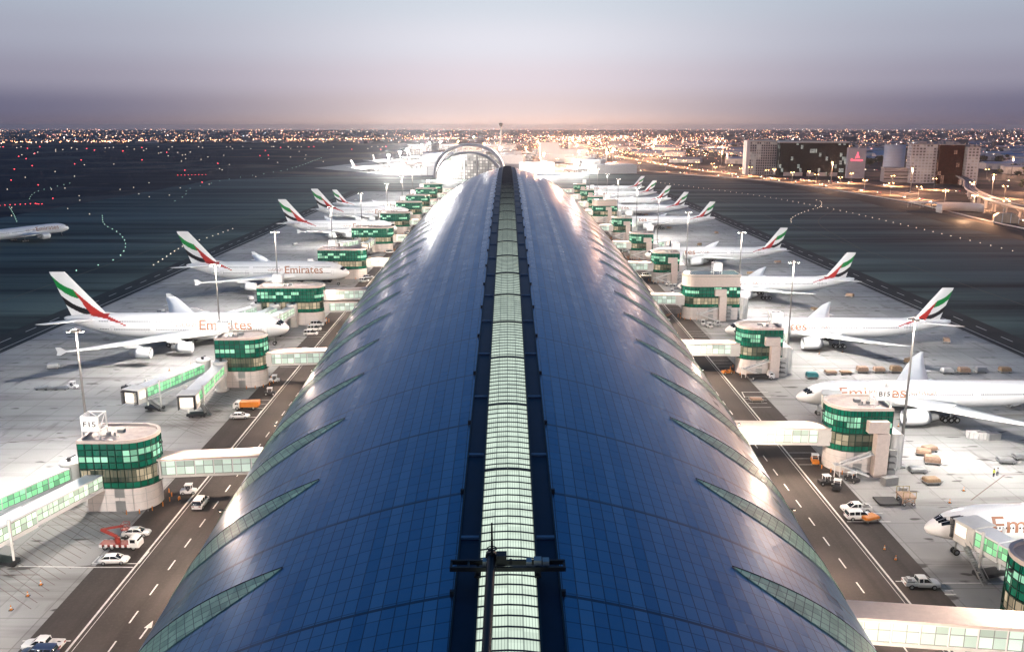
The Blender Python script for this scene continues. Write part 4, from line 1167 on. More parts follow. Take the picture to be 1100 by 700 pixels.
def tug(label, loc, rz, paint, canopy=True, group=None, name='baggage_tug', cat='baggage tug'):
    root = thing(name, label, cat, loc, rz, group)
    b = MB(); shell(b, [(-1.45, .3, .95, .68, .66), (-.3, .28, .98, .72, .70), (-.2, .28, .72, .72, .70), (.45, .28, .74, .72, .70), (.55, .28, 1.02, .70, .68), (1.4, .32, .9, .66, .60)], 0, False); b.build('body', paint, root)
    b = MB(); b.box(-.35, .1, -.5, .5, .72, .95); b.box(-.42, -.3, -.5, .5, .9, 1.4); b.build('seat', M['trouser'], root)
    if canopy:
        b = MB()
        for x, y in ((-.5, -.6), (-.5, .6), (.6, -.6), (.6, .6)): b.bar((x, y, .9), (x, y, 1.9), .07)
        b.box(-.65, .75, -.7, .7, 1.9, 1.98); b.build('canopy', M['white'], root)
    wheels(root, (-.95, .95), .62, .33, .22); return root
def dolly(label, loc, rz, load=None, lh=1.3, group='cargo dollies on the right apron', name='cargo_dolly', frame_only=False):
    root = thing(name, label, 'cargo dolly', loc, rz, group)
    b = MB(); b.box(-1.7, 1.7, -1.05, 1.05, .42, .56); b.bar((1.7, 0, .45), (2.7, 0, .4), .1)
    for x in (-1.65, 1.65):
        for y in (-1, 1): b.box(x - .05, x + .05, y - .05, y + .05, .56, .8)
    b.build('deck', M['steel'], root)
    wheels(root, (-1.2, 1.2), .8, .24, .2)
    if load:
        b = MB(); shell(b, [(-1.5, .58, .58 + lh * .8, .92, .80), (-1.3, .58, .58 + lh, .95, .85), (1.2, .58, .58 + lh * .95, .95, .85), (1.5, .58, .58 + lh * .7, .90, .75)], 0, False); b.build('cargo', load, root)
    return root
def cargo_container(label, loc, rz, paint, group=None):
    root = thing('cargo_container', label, 'container', loc, rz, group)
    b = MB(); b.loft([[(-1.5, -.75, z0), (1.5, -.75, z0), (1.5, .75 + e, z0), (-1.5, .75 + e, z0)] for z0, e in ((.02, -.4), (.5, .0), (1.6, 0))], 0, False); b.build('shell', paint, root)
    b = MB()
    for x in (-1.5, -.5, .5, 1.5): b.box(x - .04, x + .04, -.79, -.75, .02, 1.6)
    b.build('door_rib', M['steel'], root); return root
def belt_loader(label, loc, rz, group=None):
    root = thing('belt_loader', label, 'belt loader', loc, rz, group)
    b = MB(); shell(b, [(-2.6, .35, .9, .85, .8), (-1.2, .35, .95, .9, .85), (2.2, .35, .8, .9, .85), (2.6, .4, .7, .8, .75)], 0, False); b.build('chassis', M['white'], root)
    b = MB(); b.bar((-3.0, -.35, .8), (3.4, -.35, 2.3), 1.0, .28); b.build('conveyor', M['dark_steel'], root)
    b = MB()
    for s in (-.9, .2): b.bar((-2.9, s, 1.15), (3.3, s, 2.75), .07)
    for k in range(6): b.bar((-2.9 + k * 1.2, -.9, .9 + k * .3), (-2.9 + k * 1.2, -.9, 1.2 + k * .31), .06)
    b.build('handrail', M['orange'], root)
    b = MB(); b.box(-.9, .4, .35, .85, .9, 1.7); b.build('cab', M['glass'], root)
    wheels(root, (-1.7, 1.7), .8, .36); return root
def cargo_loader(label, loc, rz, group=None):
    root = thing('cargo_loader', label, 'cargo loader', loc, rz, group)
    b = MB(); b.box(-4.2, -.2, -1.7, 1.7, .25, .55); b.build('main_platform', M['dark_steel'], root)
    b = MB(); b.box(.0, 2.6, -1.5, 1.5, 1.5, 1.75)
    for x in (.2, 2.4):
        for y in (-1.3, 1.3): b.bar((x, y, .4), (x, y, 1.5), .16)
    b.bar((.2, -1.35, .5), (2.4, -1.35, 1.5), .14); b.bar((2.4, -1.35, .5), (.2, -1.35, 1.5), .14)
    b.build('front_platform', M['tan'], root)
    b = MB(); b.box(1.0, 2.2, 1.55, 2.4, .5, 2.3); b.build('operator_cab', M['steel'], root)
    b = MB()
    for y in (-1.45, 1.45):
        b.bar((.1, y, 2.75), (2.5, y, 2.75), .07)
        for x in (.1, 1.3, 2.5): b.bar((x, y, 1.75), (x, y, 2.75), .07)
    b.build('guard_rail', M['line_yellow'], root)
    wheels(root, (.5, 2.2), 1.3, .35); return root
def lift_truck(label, loc, rz, paint, bed, name='lift_truck', cat='lift truck', group=None):
    root = thing(name, label, cat, loc, rz, group)
    b = MB(); b.box(-3.4, 3.2, -.95, .95, .6, .95); b.build('chassis', bed, root)
    b = MB()
    for k in range(7): b.box(-3.35 + k * .95, -2.9 + k * .95, -1.02, -.96, .5, 1.0); b.box(-3.35 + k * .95, -2.9 + k * .95, .96, 1.02, .5, 1.0)
    b.build('hazard_stripe', M['white'], root)
    b = MB(); shell(b, [(1.7, .6, 2.1, 1.0, .95), (2.3, .55, 2.2, 1.0, .95), (3.1, .5, 1.9, 1.0, .9), (3.35, .5, 1.3, .95, .9)], 0, False); cab = b.build('cab', paint, root)
    b = MB(); b.box(3.02, 3.22, -.85, .85, 1.3, 1.9); b.box(1.95, 2.8, -1.02, 1.02, 1.35, 1.95); b.build('windscreen', M['glass'], cab)
    b = MB(); b.tube((-.6, 0, .95), (-.6, 0, 2.0), .45, .4, 12); b.bar((-.6, 0, 2.0), (-3.2, 0, 3.3), .35, .45); b.bar((-3.2, 0, 3.3), (.6, 0, 4.0), .28, .35); b.build('boom', bed, root)
    b = MB()
    for x in (.45, 1.45):
        for y in (-.6, .6): b.bar((x, y, 3.4), (x, y, 4.5), .06)
    for z in (3.45, 4.0, 4.5):
        for y in (-.6, .6): b.bar((.45, y, z), (1.45, y, z), .06)
        for x in (.45, 1.45): b.bar((x, -.6, z), (x, .6, z), .06)
    b.box(.45, 1.45, -.6, .6, 3.35, 3.42); b.build('basket', bed, root)
    wheels(root, (-2.4, -1.2, 2.4), .85, .45, .3); return root
def box_truck(label, loc, rz, cabp, bodyp, L=6.0, hb=2.9, group=None, flat=False):
    root = thing('flatbed_truck' if flat else 'box_truck', label, 'truck', loc, rz, group)
    b = MB(); shell(b, [(L / 2 - 1.7, .45, 2.1, 1.0, .95), (L / 2 - .9, .45, 2.25, 1.02, .96), (L / 2 - .15, .45, 1.75, 1.0, .92), (L / 2, .5, 1.15, .97, .9)], 0, False); cab = b.build('cab', cabp, root)
    b = MB(); b.box(L / 2 - .42, L / 2 - .2, -.85, .85, 1.3, 1.85); b.box(L / 2 - 1.4, L / 2 - .6, -1.03, 1.03, 1.3, 1.9); b.build('windscreen', M['glass'], cab)
    b = MB(); b.box(-L / 2, L / 2 - 1.75, -1.1, 1.1, .75, .95)
    if not flat: b.box(-L / 2, L / 2 - 1.8, -1.15, 1.15, .96, hb)
    else:
        for s in (-1, 1): b.box(-L / 2, L / 2 - 1.8, s * 1.1 - .04, s * 1.1 + .04, .96, 1.25)
    b.build('cargo_body', bodyp, root)
    wheels(root, (-L / 2 + 1.3, L / 2 - 1.1), .92, .45, .3); lights_on(root, L / 2, -L / 2, .8, .8); return root
PK = G
Y90 = math.pi / 2
def at(px, py): p = G(px, py); return (p.x, p.y, .025)
m_silver = plain('silver_car_paint', (.45, .46, .48), .3, .4, .05, coat=.5); m_blue = plain('dark_blue_car_paint', (.03, .05, .11), .3, .2, .05, coat=.5)
# left side, near
pickup('white double cab pickup with an open bed at the lower left corner', at(47, 697), math.pi - .05)
suv(m_blue, 'dark blue car mostly below the bottom edge at lower left', at(42, 706), math.pi)
sedan(M['white'], 'white saloon in a painted bay in front of the red lift truck', at(123, 604), .06)
sedan(M['white'], 'white saloon behind the red lift truck, nearest the F15 gate', at(147, 575), .10)
lift_truck('red and white striped lift truck with a raised boom between two white saloons', at(131, 588), -.03, M['white'], M['red'])
tug('white tug with a canopy beside the bollards of the F15 gate', at(203, 530), .1, M['white'])
r_ = suv(M['white'], 'white van driving along the road under the nearest left footbridge', at(216, 543), Y90, None, True)
b = MB(); b.box(-1.3, 1.3, -.5, .5, .2, 1.0); b.bar((-1.2, -.5, .8), (1.2, -.5, 2.0), .2)
o = thing('ground_power_cart', 'small red trimmed cart behind the left boarding bridge roof', 'ground cart', at(36, 522), .3); b.build('body', M['steel'], o)
MB().box(-1.32, 1.32, -.56, -.5, .75, 1.1).build('red_panel', M['red'], o); wheels(o, (-.9, .9), .5, .22, .18)
tug('white tug pulling empty dollies across open concrete on the left', at(78, 417), 0, M['white'], True)
for k, x in enumerate((67, 56, 46)): dolly('%s empty dolly behind the white tug on the open left concrete' % ('first', 'second', 'last')[k], at(x, 418), 0, None, group='empty dollies towed on the left apron')
tug('dark low tractor standing beyond the outer green windowed bridge', at(137, 418), .2, M['dark_steel'], False)
sedan(M['white'], 'white saloon parked beside the orange truck on the left', at(258, 449), .08)
box_truck('orange bodied service truck with white cab behind a white saloon', at(265, 439), math.pi + .05, M['white'], M['orange'], 6.4, 2.1)
tug('dark tug with white bonnet at the foot of the second left gate', at(290, 424), .1, M['dark_steel'])
tug('white canopied tug just behind the dark one by the second left gate', at(295, 410), .1, M['white'])
for k, (x, y) in enumerate(((334, 360), (338, 355), (341, 350), (344, 346))):
    suv(M['white'], '%s of four white vans parked side by side by the left gates' % ('Nearest', 'second', 'third', 'farthest')[k], at(x, y), .05, 'white vans parked in a row on the left', True)
suv(M['white'], 'lone white van beside the road past the four parked vans', at(391, 303), .1, None, True)
sedan(m_silver, 'silver car half hidden by the second left footbridge', at(329, 378), .1)
for k, (x, y) in enumerate(((180, 405), (176, 408))): dolly('%s bare trolley under the green windowed bridge' % ('rear', 'front')[k], at(x, y), .3, None, group='bare trolleys under the left bridges')
for k in range(9): 
    p = G(150 + 16 * k, 402 - 2.3 * k)
# right side, near
pickup('white double cab pickup crossing the bay line at lower right', at(989, 630), -.04, M['steel'])
box_truck('white van with dark windscreen cut by the bottom edge at lower right', at(1052, 706), math.pi, M['white'], M['white'], 6.4, 2.6)
pickup('white pickup parked behind a white hatchback at the B15 gate stand', at(919, 549), math.pi + .05, M['steel'])
suv(M['white'], 'white hatchback parked in front of a white pickup near the B15 gate', at(922, 557), .05)
b = MB(); o = dolly('small rust orange trolley beside the white hatchback', at(934, 559), .4, M['orange'], .5)
for k, (x, y) in enumerate(((887, 520), (899, 525), (915, 517))):
    tug('%s white topped tug at the foot of the B15 gate stair' % ('left', 'front', 'right')[k], at(x, y), .1 + k, M['dark_steel'], True, 'white topped tugs by the B15 gate')
cargo_loader('low cargo loader with a tan raised platform below the right mast', at(965, 540), 0)
pickup('white pickup mostly hidden under the right footbridge by the B15 gate', at(838, 462), 0)
tug('orange tug by the inner wall of the B15 gate', at(875, 497), 1.4, M['orange'], True)
dolly('brown trolley in a painted bay by the right road', at(812, 431), 0, M['tan'], .4)
box_truck('white flatbed truck with a dark deck by the rounded gate building on the right', at(817, 407), .05, M['white'], M['dark_steel'], 7.5, flat=True)
tug('small orange tug at the foot of the rounded gate building on the right', at(781, 401), .3, M['orange'], False)
for k, (x, y, ld, lh, lab) in enumerate(((992, 489, M['tan'], .9, 'tan covered cargo dolly, front left of a pair by the right mast'), (1001, 498, M['tan'], 1.3, 'tallest tan cargo heap on a dolly by the right mast'), (985, 507, M['steel'], .6, 'grey low dolly at the foot of the right mast'),
                                    (1000, 519, M['wood'], .7, 'flat dolly with reddish load in front of the right mast'), (998, 485, M['tan'], .8, 'small tan dolly behind the tallest cargo heap'))):
    dolly(lab, at(x, y), -.5 + .2 * k, ld, lh)
dolly('bare grey dolly with rails standing alone at far right concrete', at(1080, 497), -.15, M['steel'], .5)
dolly('second bare grey dolly at the right frame edge', at(1097, 493), -.1, M['steel'], .5)
for k, (x, y, ld, lh, lab) in enumerate(((872, 406, M['teal'], 1.2, 'teal covered dolly leading the row behind the long right airliner'), (892, 402, M['tan'], .7, 'low brown dolly second in the row behind the long right airliner'), (908, 402, M['wood'], .5, 'flat wooden dolly third in the row behind the long right airliner'),
                                    (926, 400, M['tan'], 1.3, 'tan dolly with tall load left of the pale wing in the dolly row'), (944, 400, M['tan'], 1.1, 'tan dolly with sloped load left of the pale wing'), (962, 400, M['wood'], 1.5, 'dolly with an upright brown crate by the pale wing'),
                                    (1017, 401, M['grey_white'], 1.0, 'white covered dolly right of the pale wing'), (1035, 401, M['tan'], 1.3, 'tan dolly second right of the pale wing'), (1053, 400, M['steel'], 1.2, 'grey dolly with dark upright load near the row end'), (1079, 400, M['wood'], 1.1, 'reddish dolly last in the row behind the long right airliner'))):
    dolly(lab, at(x, y), .0, ld, lh)
belt_loader('belt loader raised under the wing behind the long right airliner', at(1088, 436), .5)
belt_loader('belt loader standing by the second right gate tugs', at(712, 345), .4)
for k, (x, y) in enumerate(((718, 307), (725, 310), (722, 315), (755, 349), (762, 352), (770, 350))):
    tug('white topped tug %s by the far right gates' % ('behind the stair', 'facing the road', 'nearest the road', 'left of the belt loader', 'beside the tall louvred gate', 'right of the louvred gate stair')[k], at(x, y), .2 + k * .4, M['grey_white'], True, 'white topped tugs at the far right gates')
for k, (px_, py) in enumerate(((640, 312), (652, 295), (690, 300), (672, 276), (700, 318))):
    pass
# service cars further along both roads
k = 0
for D in (395, 440, 478, 520, 566, 610, 640, 690, 735, 770, 820):
    for s in (-1, 1):
        x = s * (rx(D) + 2.2 + (k % 3) * .6); k += 1
        o = suv([M['white'], m_silver, M['grey_white']][k % 3], 'small service van parked far along the %s road beyond the gates' % ('left' if s < 0 else 'right'), (x, D + (k % 4) * 4, .025), .1 * k, 'far service vans along the concourse roads', k % 2 == 0)
k = 0
for D in (262, 289, 340, 368, 425, 462, 530, 590, 620, 675, 702, 750, 790, 855):
    for s in (-1, 1):
        k += 1; x = s * (96 + (k * 37) % 50)
        dolly('distant loaded cargo dolly on the %s apron between parked airliners' % ('left' if s < 0 else 'right'), (x, D - 21 + (k * 13) % 9, .01), .3 * k, [M['tan'], M['steel'], M['wood'], M['grey_white']][k % 4], .8 + .2 * (k % 3), 'distant dollies among the airliners')

coneP = None
def cone(px, py, lab):
    global coneP
    loc = (*G(px, py).xy, .02)
    if coneP is None:
        b = MB(); b.box(-.28, .28, -.28, .28, 0, .06, 1); b.lathe([(.2, .06), (.13, .35)], n=10); b.lathe([(.13, .35), (.09, .55)], n=10, m=2); b.lathe([(.09, .55), (.03, .85), (.005, .86)], n=10)
        coneP = b.build('traffic_cone', [M['orange'], M['tyre'], M['white']], None, loc); tag(coneP, lab, 'traffic cone', 'safety cones round the stands')
    else: o = coneP.copy(); col.objects.link(o); o.location = loc; o['label'] = lab
for px, py in ((30, 640), (44, 628), (12, 655), (950, 590), (962, 601), (1020, 540), (1035, 527), (182, 398), (205, 392), (235, 378), (905, 440), (930, 452), (965, 458), (880, 380), (905, 378)): cone(px, py, 'small orange safety cone standing on the apron near a parking stand')
for k, (px, py, m) in enumerate(((1046, 470, 'grey_white'), (1056, 471, 'grey_white'), (1066, 472, 'steel'), (955, 520, 'steel'), (172, 340, 'steel'), (160, 342, 'grey_white'))):
    cargo_container(['white container left end of three under the long right wing', 'white container in the middle of three under the long right wing', 'silver container right end of three under the long right wing', 'silver container beside the cargo loader at right', 'silver container beside the nearest double deck tail', 'white container beside the nearest double deck tail'][k], at(px, py), .1 * k, M[m], 'cargo containers on the aprons')
# ------------------------------------------------------------------ people
def person(label, loc, rz, top, group=None):
    root = thing('person', label, 'person', loc, rz, group)
    J = [((0, 0, .95), .15), ((0, 0, 1.2), .15), ((0, 0, 1.42), .17), ((0, 0, 1.54), .06), ((.01, 0, 1.68), .10), ((.01, 0, 1.77), .07)]
    E_ = [(0, 1), (1, 2), (2, 3), (3, 4), (4, 5)]
    for s in (-1, 1):
        o = len(J); J += [((0, s * .2, 1.42), .06), ((.03, s * .27, 1.15), .05), ((.12, s * .26, .90), .035), ((.14, s * .25, .82), .04), ((0, s * .1, .9), .10), ((.02, s * .12, .5), .07), ((0, s * .12, .1), .05), ((.14, s * .13, .05), .05)]
        E_ += [(2, o), (o, o + 1), (o + 1, o + 2), (o + 2, o + 3), (0, o + 4), (o + 4, o + 5), (o + 5, o + 6), (o + 6, o + 7)]
    me = bpy.data.meshes.new('body'); me.from_pydata([j[0] for j in J], E_, []); o = link('body', me, root)
    sk = o.modifiers.new('s', 'SKIN'); sv = me.skin_vertices[0].data
    for v, j in zip(sv, J): v.radius = (j[1], j[1])
    sv[0].use_root = True
    o.modifiers.new('d', 'SUBSURF').levels = 1
    dg = bpy.context.evaluated_depsgraph_get(); m2 = bpy.data.meshes.new_from_object(o.evaluated_get(dg)); o.modifiers.clear(); o.data = m2; m2.name = 'body'; bpy.data.meshes.remove(me)
    m2.materials.clear()
    for m in (M['skin'], top, M['trouser']): m2.materials.append(m)
    for p in m2.polygons:
        z = p.center.z; p.use_smooth = True; p.material_index = 0 if z > 1.5 else (1 if z > .93 or abs(p.center.y) > .22 else 2)
    b = MB(); b.lathe([(.01, 1.83), (.08, 1.81), (.115, 1.74), (.118, 1.68)], (0, 0, 0), 'z', 12); b.build('hair', M['hair'], root)
    return root
person('worker in a pale vest standing at left of two on open right concrete', at(1067, 512), -1.2, M['hivis'])
person('worker in a pale vest standing at right of two on open right concrete', at(1071, 511), -1.8, M['grey_white'])
person('lone worker in yellow vest by the engine of a right side airliner', at(868, 374), -1.5, M['hivis'])
person('worker standing by the bollards of the F15 gate', at(193, 541), -.5, M['orange'])

# ------------------------------------------------------------------ highways
HW = smooth_path([(492, -200), (490, 500), (488, 820), (482, 960), (432, 1085), (370, 1180), (336, 1310), (305, 1480), (290, 1680), (255, 2200), (150, 3500), (60, 5200)], 10)
HW2 = smooth_path([(388, -200), (388, 560), (396, 760), (398, 860), (384, 1010), (360, 1130), (315, 1240), (255, 1350), (165, 1470), (60, 1640)], 10)
HW3 = smooth_path([(660, 300), (600, 830), (640, 1010), (650, 1200), (570, 1500), (480, 1900), (520, 2600), (700, 3600)], 10)
HW4 = smooth_path([(-3600, 3450), (-2200, 3350), (-1300, 3900), (-700, 4300), (-250, 4600)], 10)
for pts, w, zz in ((HW, 26, .05), (HW2, 13, .07), (HW3, 12, .03), (HW4, 30, .05)):
    b = MB(); strip(b, pts, w, zz); struct('highway', b, M['highway'])
b = MB()
for off in (-11.5, -4, 0, 4, 11.5):
    q = []
    for i in range(1, len(HW) - 1):
        d = (HW[i + 1] - HW[i - 1]).normalized(); q.append(HW[i] + Vector((-d.y, d.x, 0)) * off)
    strip(b, q, .35, .085)
struct('road_marking', b, M['line_white'])
# perimeter wall of the airfield
fw = thing('perimeter_wall', 'low pale boundary wall between the right taxiway and the highway', 'wall', (0, 0, 0))
b = MB()
for p, q in zip(FENCE, FENCE[1:]):
    if p.y > 100: b.bar((p.x + 5, p.y, .45), (q.x + 5, q.y, .45), .5, .9)
b.build('wall_panel', M['cream'], fw)
b = MB(); strip(b, [(p.x - 3, p.y) for p in FENCE], 5.5, .02); struct('perimeter_road', b, M['highway'])
def along(pts, step, off=0):
    out, acc = [], 0
    for p, q in zip(pts, pts[1:]):
        L = (q - p).length; d = (q - p).normalized(); n = Vector((-d.y, d.x, 0))
        while acc < L: out.append((p + d * acc + n * off, math.atan2(d.y, d.x))); acc += step
        acc -= L
    return out
lampP = None
def street_lamp(x, y, rz, label, group, h=12, power=0, r=.45, white=False):
    global lampP
    if lampP is None:
        lampP = thing('street_lamp', label, 'street lamp', (x, y, 0), rz, group)
        b = MB(); b.tube((0, 0, 0), (0, 0, 12), .16, .09, 6); b.bar((0, 0, 12), (0, 2.2, 12.3), .12); b.bar((0, 0, 12), (0, -2.2, 12.3), .12); b.build('pole', M['steel'], lampP)
        for s in (-1, 1):
            b = MB(); b.lathe([(.01, 11.9), (r * .8, 12.0), (r, 12.25), (r * .7, 12.5), (.01, 12.55)], (0, s * 2.2, 0), 'z', 8); b.build('lamp_head', M['lamp_orange'], lampP)
        o = lampP
    else: o = dup(lampP, label, (x, y, 0), rz, group)
    if power:
        d = bpy.data.lights.new('street_lamp', 'SPOT'); d.energy = power; d.color = (1, .52, .25); d.shadow_soft_size = .6; d.spot_size = R(140); d.spot_blend = .5
        l = bpy.data.objects.new('street_lamp_light', d); col.objects.link(l); l.location = (x, y, 11.4)
    return o
SL = 'sodium street lamps along the highways'
ci = 0
for pts, step, lab, pw, rng in ((HW, 62, 'orange street lamp on the main highway right of the airfield', 1.7e5, (350, 2600)), (HW2, 55, 'orange street lamp on the road just behind the perimeter wall', 1.1e5, (350, 1700)), (HW3, 90, 'orange street lamp on the side road by the office blocks', 12e3, (700, 2400)), (HW4, 95, 'orange street lamp in the line on the far left horizon', 70e3, (3000, 4600))):
    for p, a in along(pts, step):
        if rng[0] < p.y < rng[1] or (pts is HW4):
            ci += 1; street_lamp(p.x, p.y, a, lab, SL, power=pw if (p.y < 2700 or ci % 4 == 0) else 0)
carH = None; ci = 0
for pts, offs in ((HW, (-8, -4.5, 4.5, 8)), (HW2, (-3, 3)), (HW3, (-3, 3))):
    for oi, off in enumerate(offs):
        for p, a in along(pts, 70 + 13 * oi, off):
            if not 420 < p.y < 1900: continue
            ci += 1; p = p + Vector((math.cos(a), math.sin(a), 0)) * random.uniform(-25, 25)
            rz = a if off < 0 else a + math.pi
            if carH is None:
                carH = sedan(m_silver, 'small car with its lights on travelling along the orange lit highways', (p.x, p.y, .09), rz, 'cars on the highways')
                for s in (-1, 1):
                    MB().box(2.3, 2.5, s * .62 - .3, s * .62 + .3, .5, .95).build('headlight', M['headlight'], carH); MB().box(-2.45, -2.3, s * .62 - .28, s * .62 + .28, .6, .95).build('tail_light', M['tail_light'], carH)
            else: dup(carH, carH['label'], (p.x, p.y, .09), rz, 'cars on the highways')

for k, (x, y) in enumerate(((430, 690), (445, 800), (560, 930), (620, 780), (430, 930), (400, 1080), (660, 1010), (350, 1400), (600, 1330), (380, 1560), (720, 1250), (480, 1480))):
    mast(x, y, 26, 1, 'tall warm lamp mast among the roads by the office blocks', 2.1e5, 'warm lamp masts along the highway', (1, .56, .34), heads=0)
# metro viaduct
VI = smooth_path([(700, 1330), (590, 1150), (520, 985), (452, 850), (412, 745), (388, 655), (372, 520), (366, 380)], 8)
vi = thing('metro_viaduct', 'raised concrete viaduct curving over the highway at the right edge', 'viaduct')
b = MB(); rings = []
for i, p in enumerate(VI):
    a = VI[max(i - 1, 0)]; c = VI[min(i + 1, len(VI) - 1)]; d = (c - a).normalized(); n = Vector((-d.y, d.x, 0))
    zt = 9.5
    rings.append([(*(p + n * u).xy, z) for u, z in ((5, zt), (5, zt + 1.3), (4.6, zt + 1.3), (4.6, zt + .25), (-4.6, zt + .25), (-4.6, zt + 1.3), (-5, zt + 1.3), (-5, zt), (-2.2, zt - 1.6), (2.2, zt - 1.6))])
b.loft(rings, 0, False); b.build('deck', M['cream'], vi)
b = MB()
for u in (-2.6, -1.2, 1.2, 2.6):
    q = []
    for i in range(1, len(VI) - 1):
        d = (VI[i + 1] - VI[i - 1]).normalized(); q.append(VI[i] + Vector((-d.y, d.x, 0)) * u)
    for p, c in zip(q, q[1:]): b.bar((p.x, p.y, 9.95), (c.x, c.y, 9.95), .5, .3)
b.build('rail', M['dark_steel'], vi)
for p, a in along(VI, 34): 
    b = MB(); b.tube((0, 0, 0), (0, 0, 6.6), 1.5, 1.3, 12); b.loft([[(-1.3, -1.3, 6.4), (1.3, -1.3, 6.4), (1.3, 1.3, 6.4), (-1.3, 1.3, 6.4)], [(-1.5, -3.2, 8.0), (1.5, -3.2, 8.0), (1.5, 3.2, 8.0), (-1.5, 3.2, 8.0)]], 0, False)
    b.build('pier', M['cream'], vi, (p.x, p.y, 0), a)
# curved wall, canopy and shelter beside the viaduct
o = thing('curved_wall', 'pale curved retaining wall lit orange under the viaduct', 'wall', (*at(1046, 231)[:2], 0))
b = MB(); rr = 16
ring = [[(rr * math.cos(a) * 1.1, 22 + rr * 1.0 * math.sin(a), z) for z in (0, 7.0)] + [((rr + .6) * math.cos(a) * 1.1, 22 + (rr + .6) * math.sin(a), z) for z in (7.0, 0)] for a in [-.3 + (math.pi + .6) * k / 24 for k in range(25)]]
b.loft(ring, 0, True); b.build('wall_panel', M['cream_light'], o)

o = thing('ribbed_canopy', 'grey ribbed flat canopy beside the curved orange lit wall', 'canopy', (*at(1010, 224)[:2], 0), R(-38))
b = MB()
for k in range(26): b.box(-26 + k * 2, -24.3 + k * 2, -7, 7, 4.6, 4.9)
b.build('roof_rib', M['grey_white'], o); b = MB(); b.box(-26, 26, -6.6, 6.6, 4.3, 4.58); b.build('roof_deck', M['steel'], o)
b = MB()
for k in range(6):
    for y in (-6, 6): b.tube((-25 + k * 10, y, 0), (-25 + k * 10, y, 4.3), .2, .2, 8)
b.build('post', M['steel'], o)
o = thing('lit_shelter', 'small shelter glowing orange beneath the viaduct at right', 'shelter', (*at(1080, 239)[:2], 0), R(-25))
b = MB(); b.loft([[(-8, y, 0), (-8, y, 4.5), (-5, y, 7), (5, y, 7), (8, y, 4.5), (8, y, 0)] for y in (-5, 5)], 0, False); b.build('shell', plain('tan_membrane', (.5, .36, .26), .8, 0, .2, .3), o)
b = MB()
for x in (-8, -2.7, 2.7, 8): b.box(x - .2, x + .2, -5.2, -5.02, 0, 6.9 if abs(x) < 5 else 4.4)
b.build('frame', M['white'], o)
lamp_light(o, (*G(1066, 238).xy, 6.5), 2.6e4, (1, .5, .24), .8); lamp_light(o, (*G(1035, 236).xy, 7), 3e4, (1, .55, .3), .8); lamp_light(o, (*G(1046, 226).xy, 12), 3.5e4, (1, .6, .35), .8)

# ------------------------------------------------------------------ office blocks on the right
def block(label, cat, x, y, w, d, h, mat, rz=0, name='office_building', roofm=None, setback=True, parent=None, z0=0):
    o = parent or thing(name, label, cat, (x, y, 0), rz)
    px, py = (0, 0) if not parent else (x, y)
    MB().prism([(px - w / 2, py - d / 2), (px + w / 2, py - d / 2), (px + w / 2, py + d / 2), (px - w / 2, py + d / 2)], z0, h, 0, top=False, bottom=False).build('facade', mat, o)
    b = MB(); b.box(px - w / 2 - .5, px + w / 2 + .5, py - d / 2 - .5, py + d / 2 + .5, h, h + 1.0)
    if setback: b.box(px - w * .2, px + w * .1, py - d * .2, py + d * .2, h + 1.0, h + 3.6); b.box(px + w * .2, px + w * .35, py - d * .3, py, h + 1.0, h + 2.6)
    b.build('roof', roofm or M['roof_deck'], o); return o
p0 = G(800, 188); bl = block('white office block with lit window columns left of the black glass block', 'office block', 384, 1300, 64, 30, 47, M['hotel'], R(-6))
MB().box(-32.8, -28, -15.6, 15.6, 0, 49).build('end_wall', M['cream_light'], bl)
MB().box(-27.9, 33, -16, 16, 48.1, 49.2).build('roof_slab', M['grey_white'], bl)
bl = block('wide black glass office block with a thin white roof slab', 'office block', 439, 1272, 94, 34, 46, M['black_glass'], R(-8))
MB().box(-48, 48, -18.5, 18, 47.1, 48.3).build('roof_slab', M['grey_white'], bl)
for k in range(5): MB().box(-40 + k * 16, -30 + k * 16, -20, -17.4, 0, 5).build('entrance_bay', M['cream'], bl)
sb = thing('sign_tower', 'pale blank slab tower with a red lit emblem and name, beside the black glass block', 'office block', (476, 1200, 0), R(-12))
b = MB(); b.box(-11.5, 11.5, -6, 6, 0, 41); b.build('facade', plain('lilac_grey_cladding', (.42, .38, .42), .6, 0, .06, .1), sb)
b = MB()
for z in range(3, 41, 3): b.box(-11.55, 11.55, -6.06, -6.0, z, z + .15)
b.build('cladding_joint', M['steel'], sb)
m_em = glow('red_lit_sign', (1, .10, .16), 2.2, False)
vs, fs = text_tris('Emirates', 15, 3.6, None)
lg = MB().add([(v.x - 7.5, -6.2, 23 + v.y) for v in vs], fs).build('lettering', m_em, sb)
b = MB()                                                            # flame-like emblem: three leaning strokes
for x0, x1, z0, z1, w in ((-2.2, .4, 27.6, 33.0, 1.1), (.2, .9, 27.4, 35.2, 1.2), (2.6, 1.5, 27.6, 31.5, 1.0), (-2.6, 3.0, 27.5, 28.3, .9)): b.bar((x0, -6.2, z0), (x1, -6.2, z1), w, .12)
b.build('emblem', m_em, sb)
bl = block('low grey podium building in front of the cylinder tower', 'office block', 499, 1120, 36, 26, 17, plain('podium_cladding', (.33, .29, .29), .7, 0, .12, .08), R(-14), setback=False)
b = MB()
for z in (4, 8.2, 12.4): b.box(-17.8, 17.8, -13.15, -13.0, z, z + 1.0)
b.build('window_band', M['glass'], bl)
tw = thing('round_tower', 'pale round tower joined to slatted white blocks', 'office block', (506, 1150, 0))
b = MB(); b.lathe([(13, 0), (13, 46), (12.4, 46), (12.4, 45)], (0, 0, 0), 'z', 32); b.build('facade', plain('pale_blue_cladding', (.50, .52, .58), .5, .1, .05, .1), tw)
b = MB(); b.lathe([(.01, 45.2), (12.5, 45.2)], (0, 0, 0), 'z', 32); b.build('roof', M['roof_deck'], tw)
b = MB()
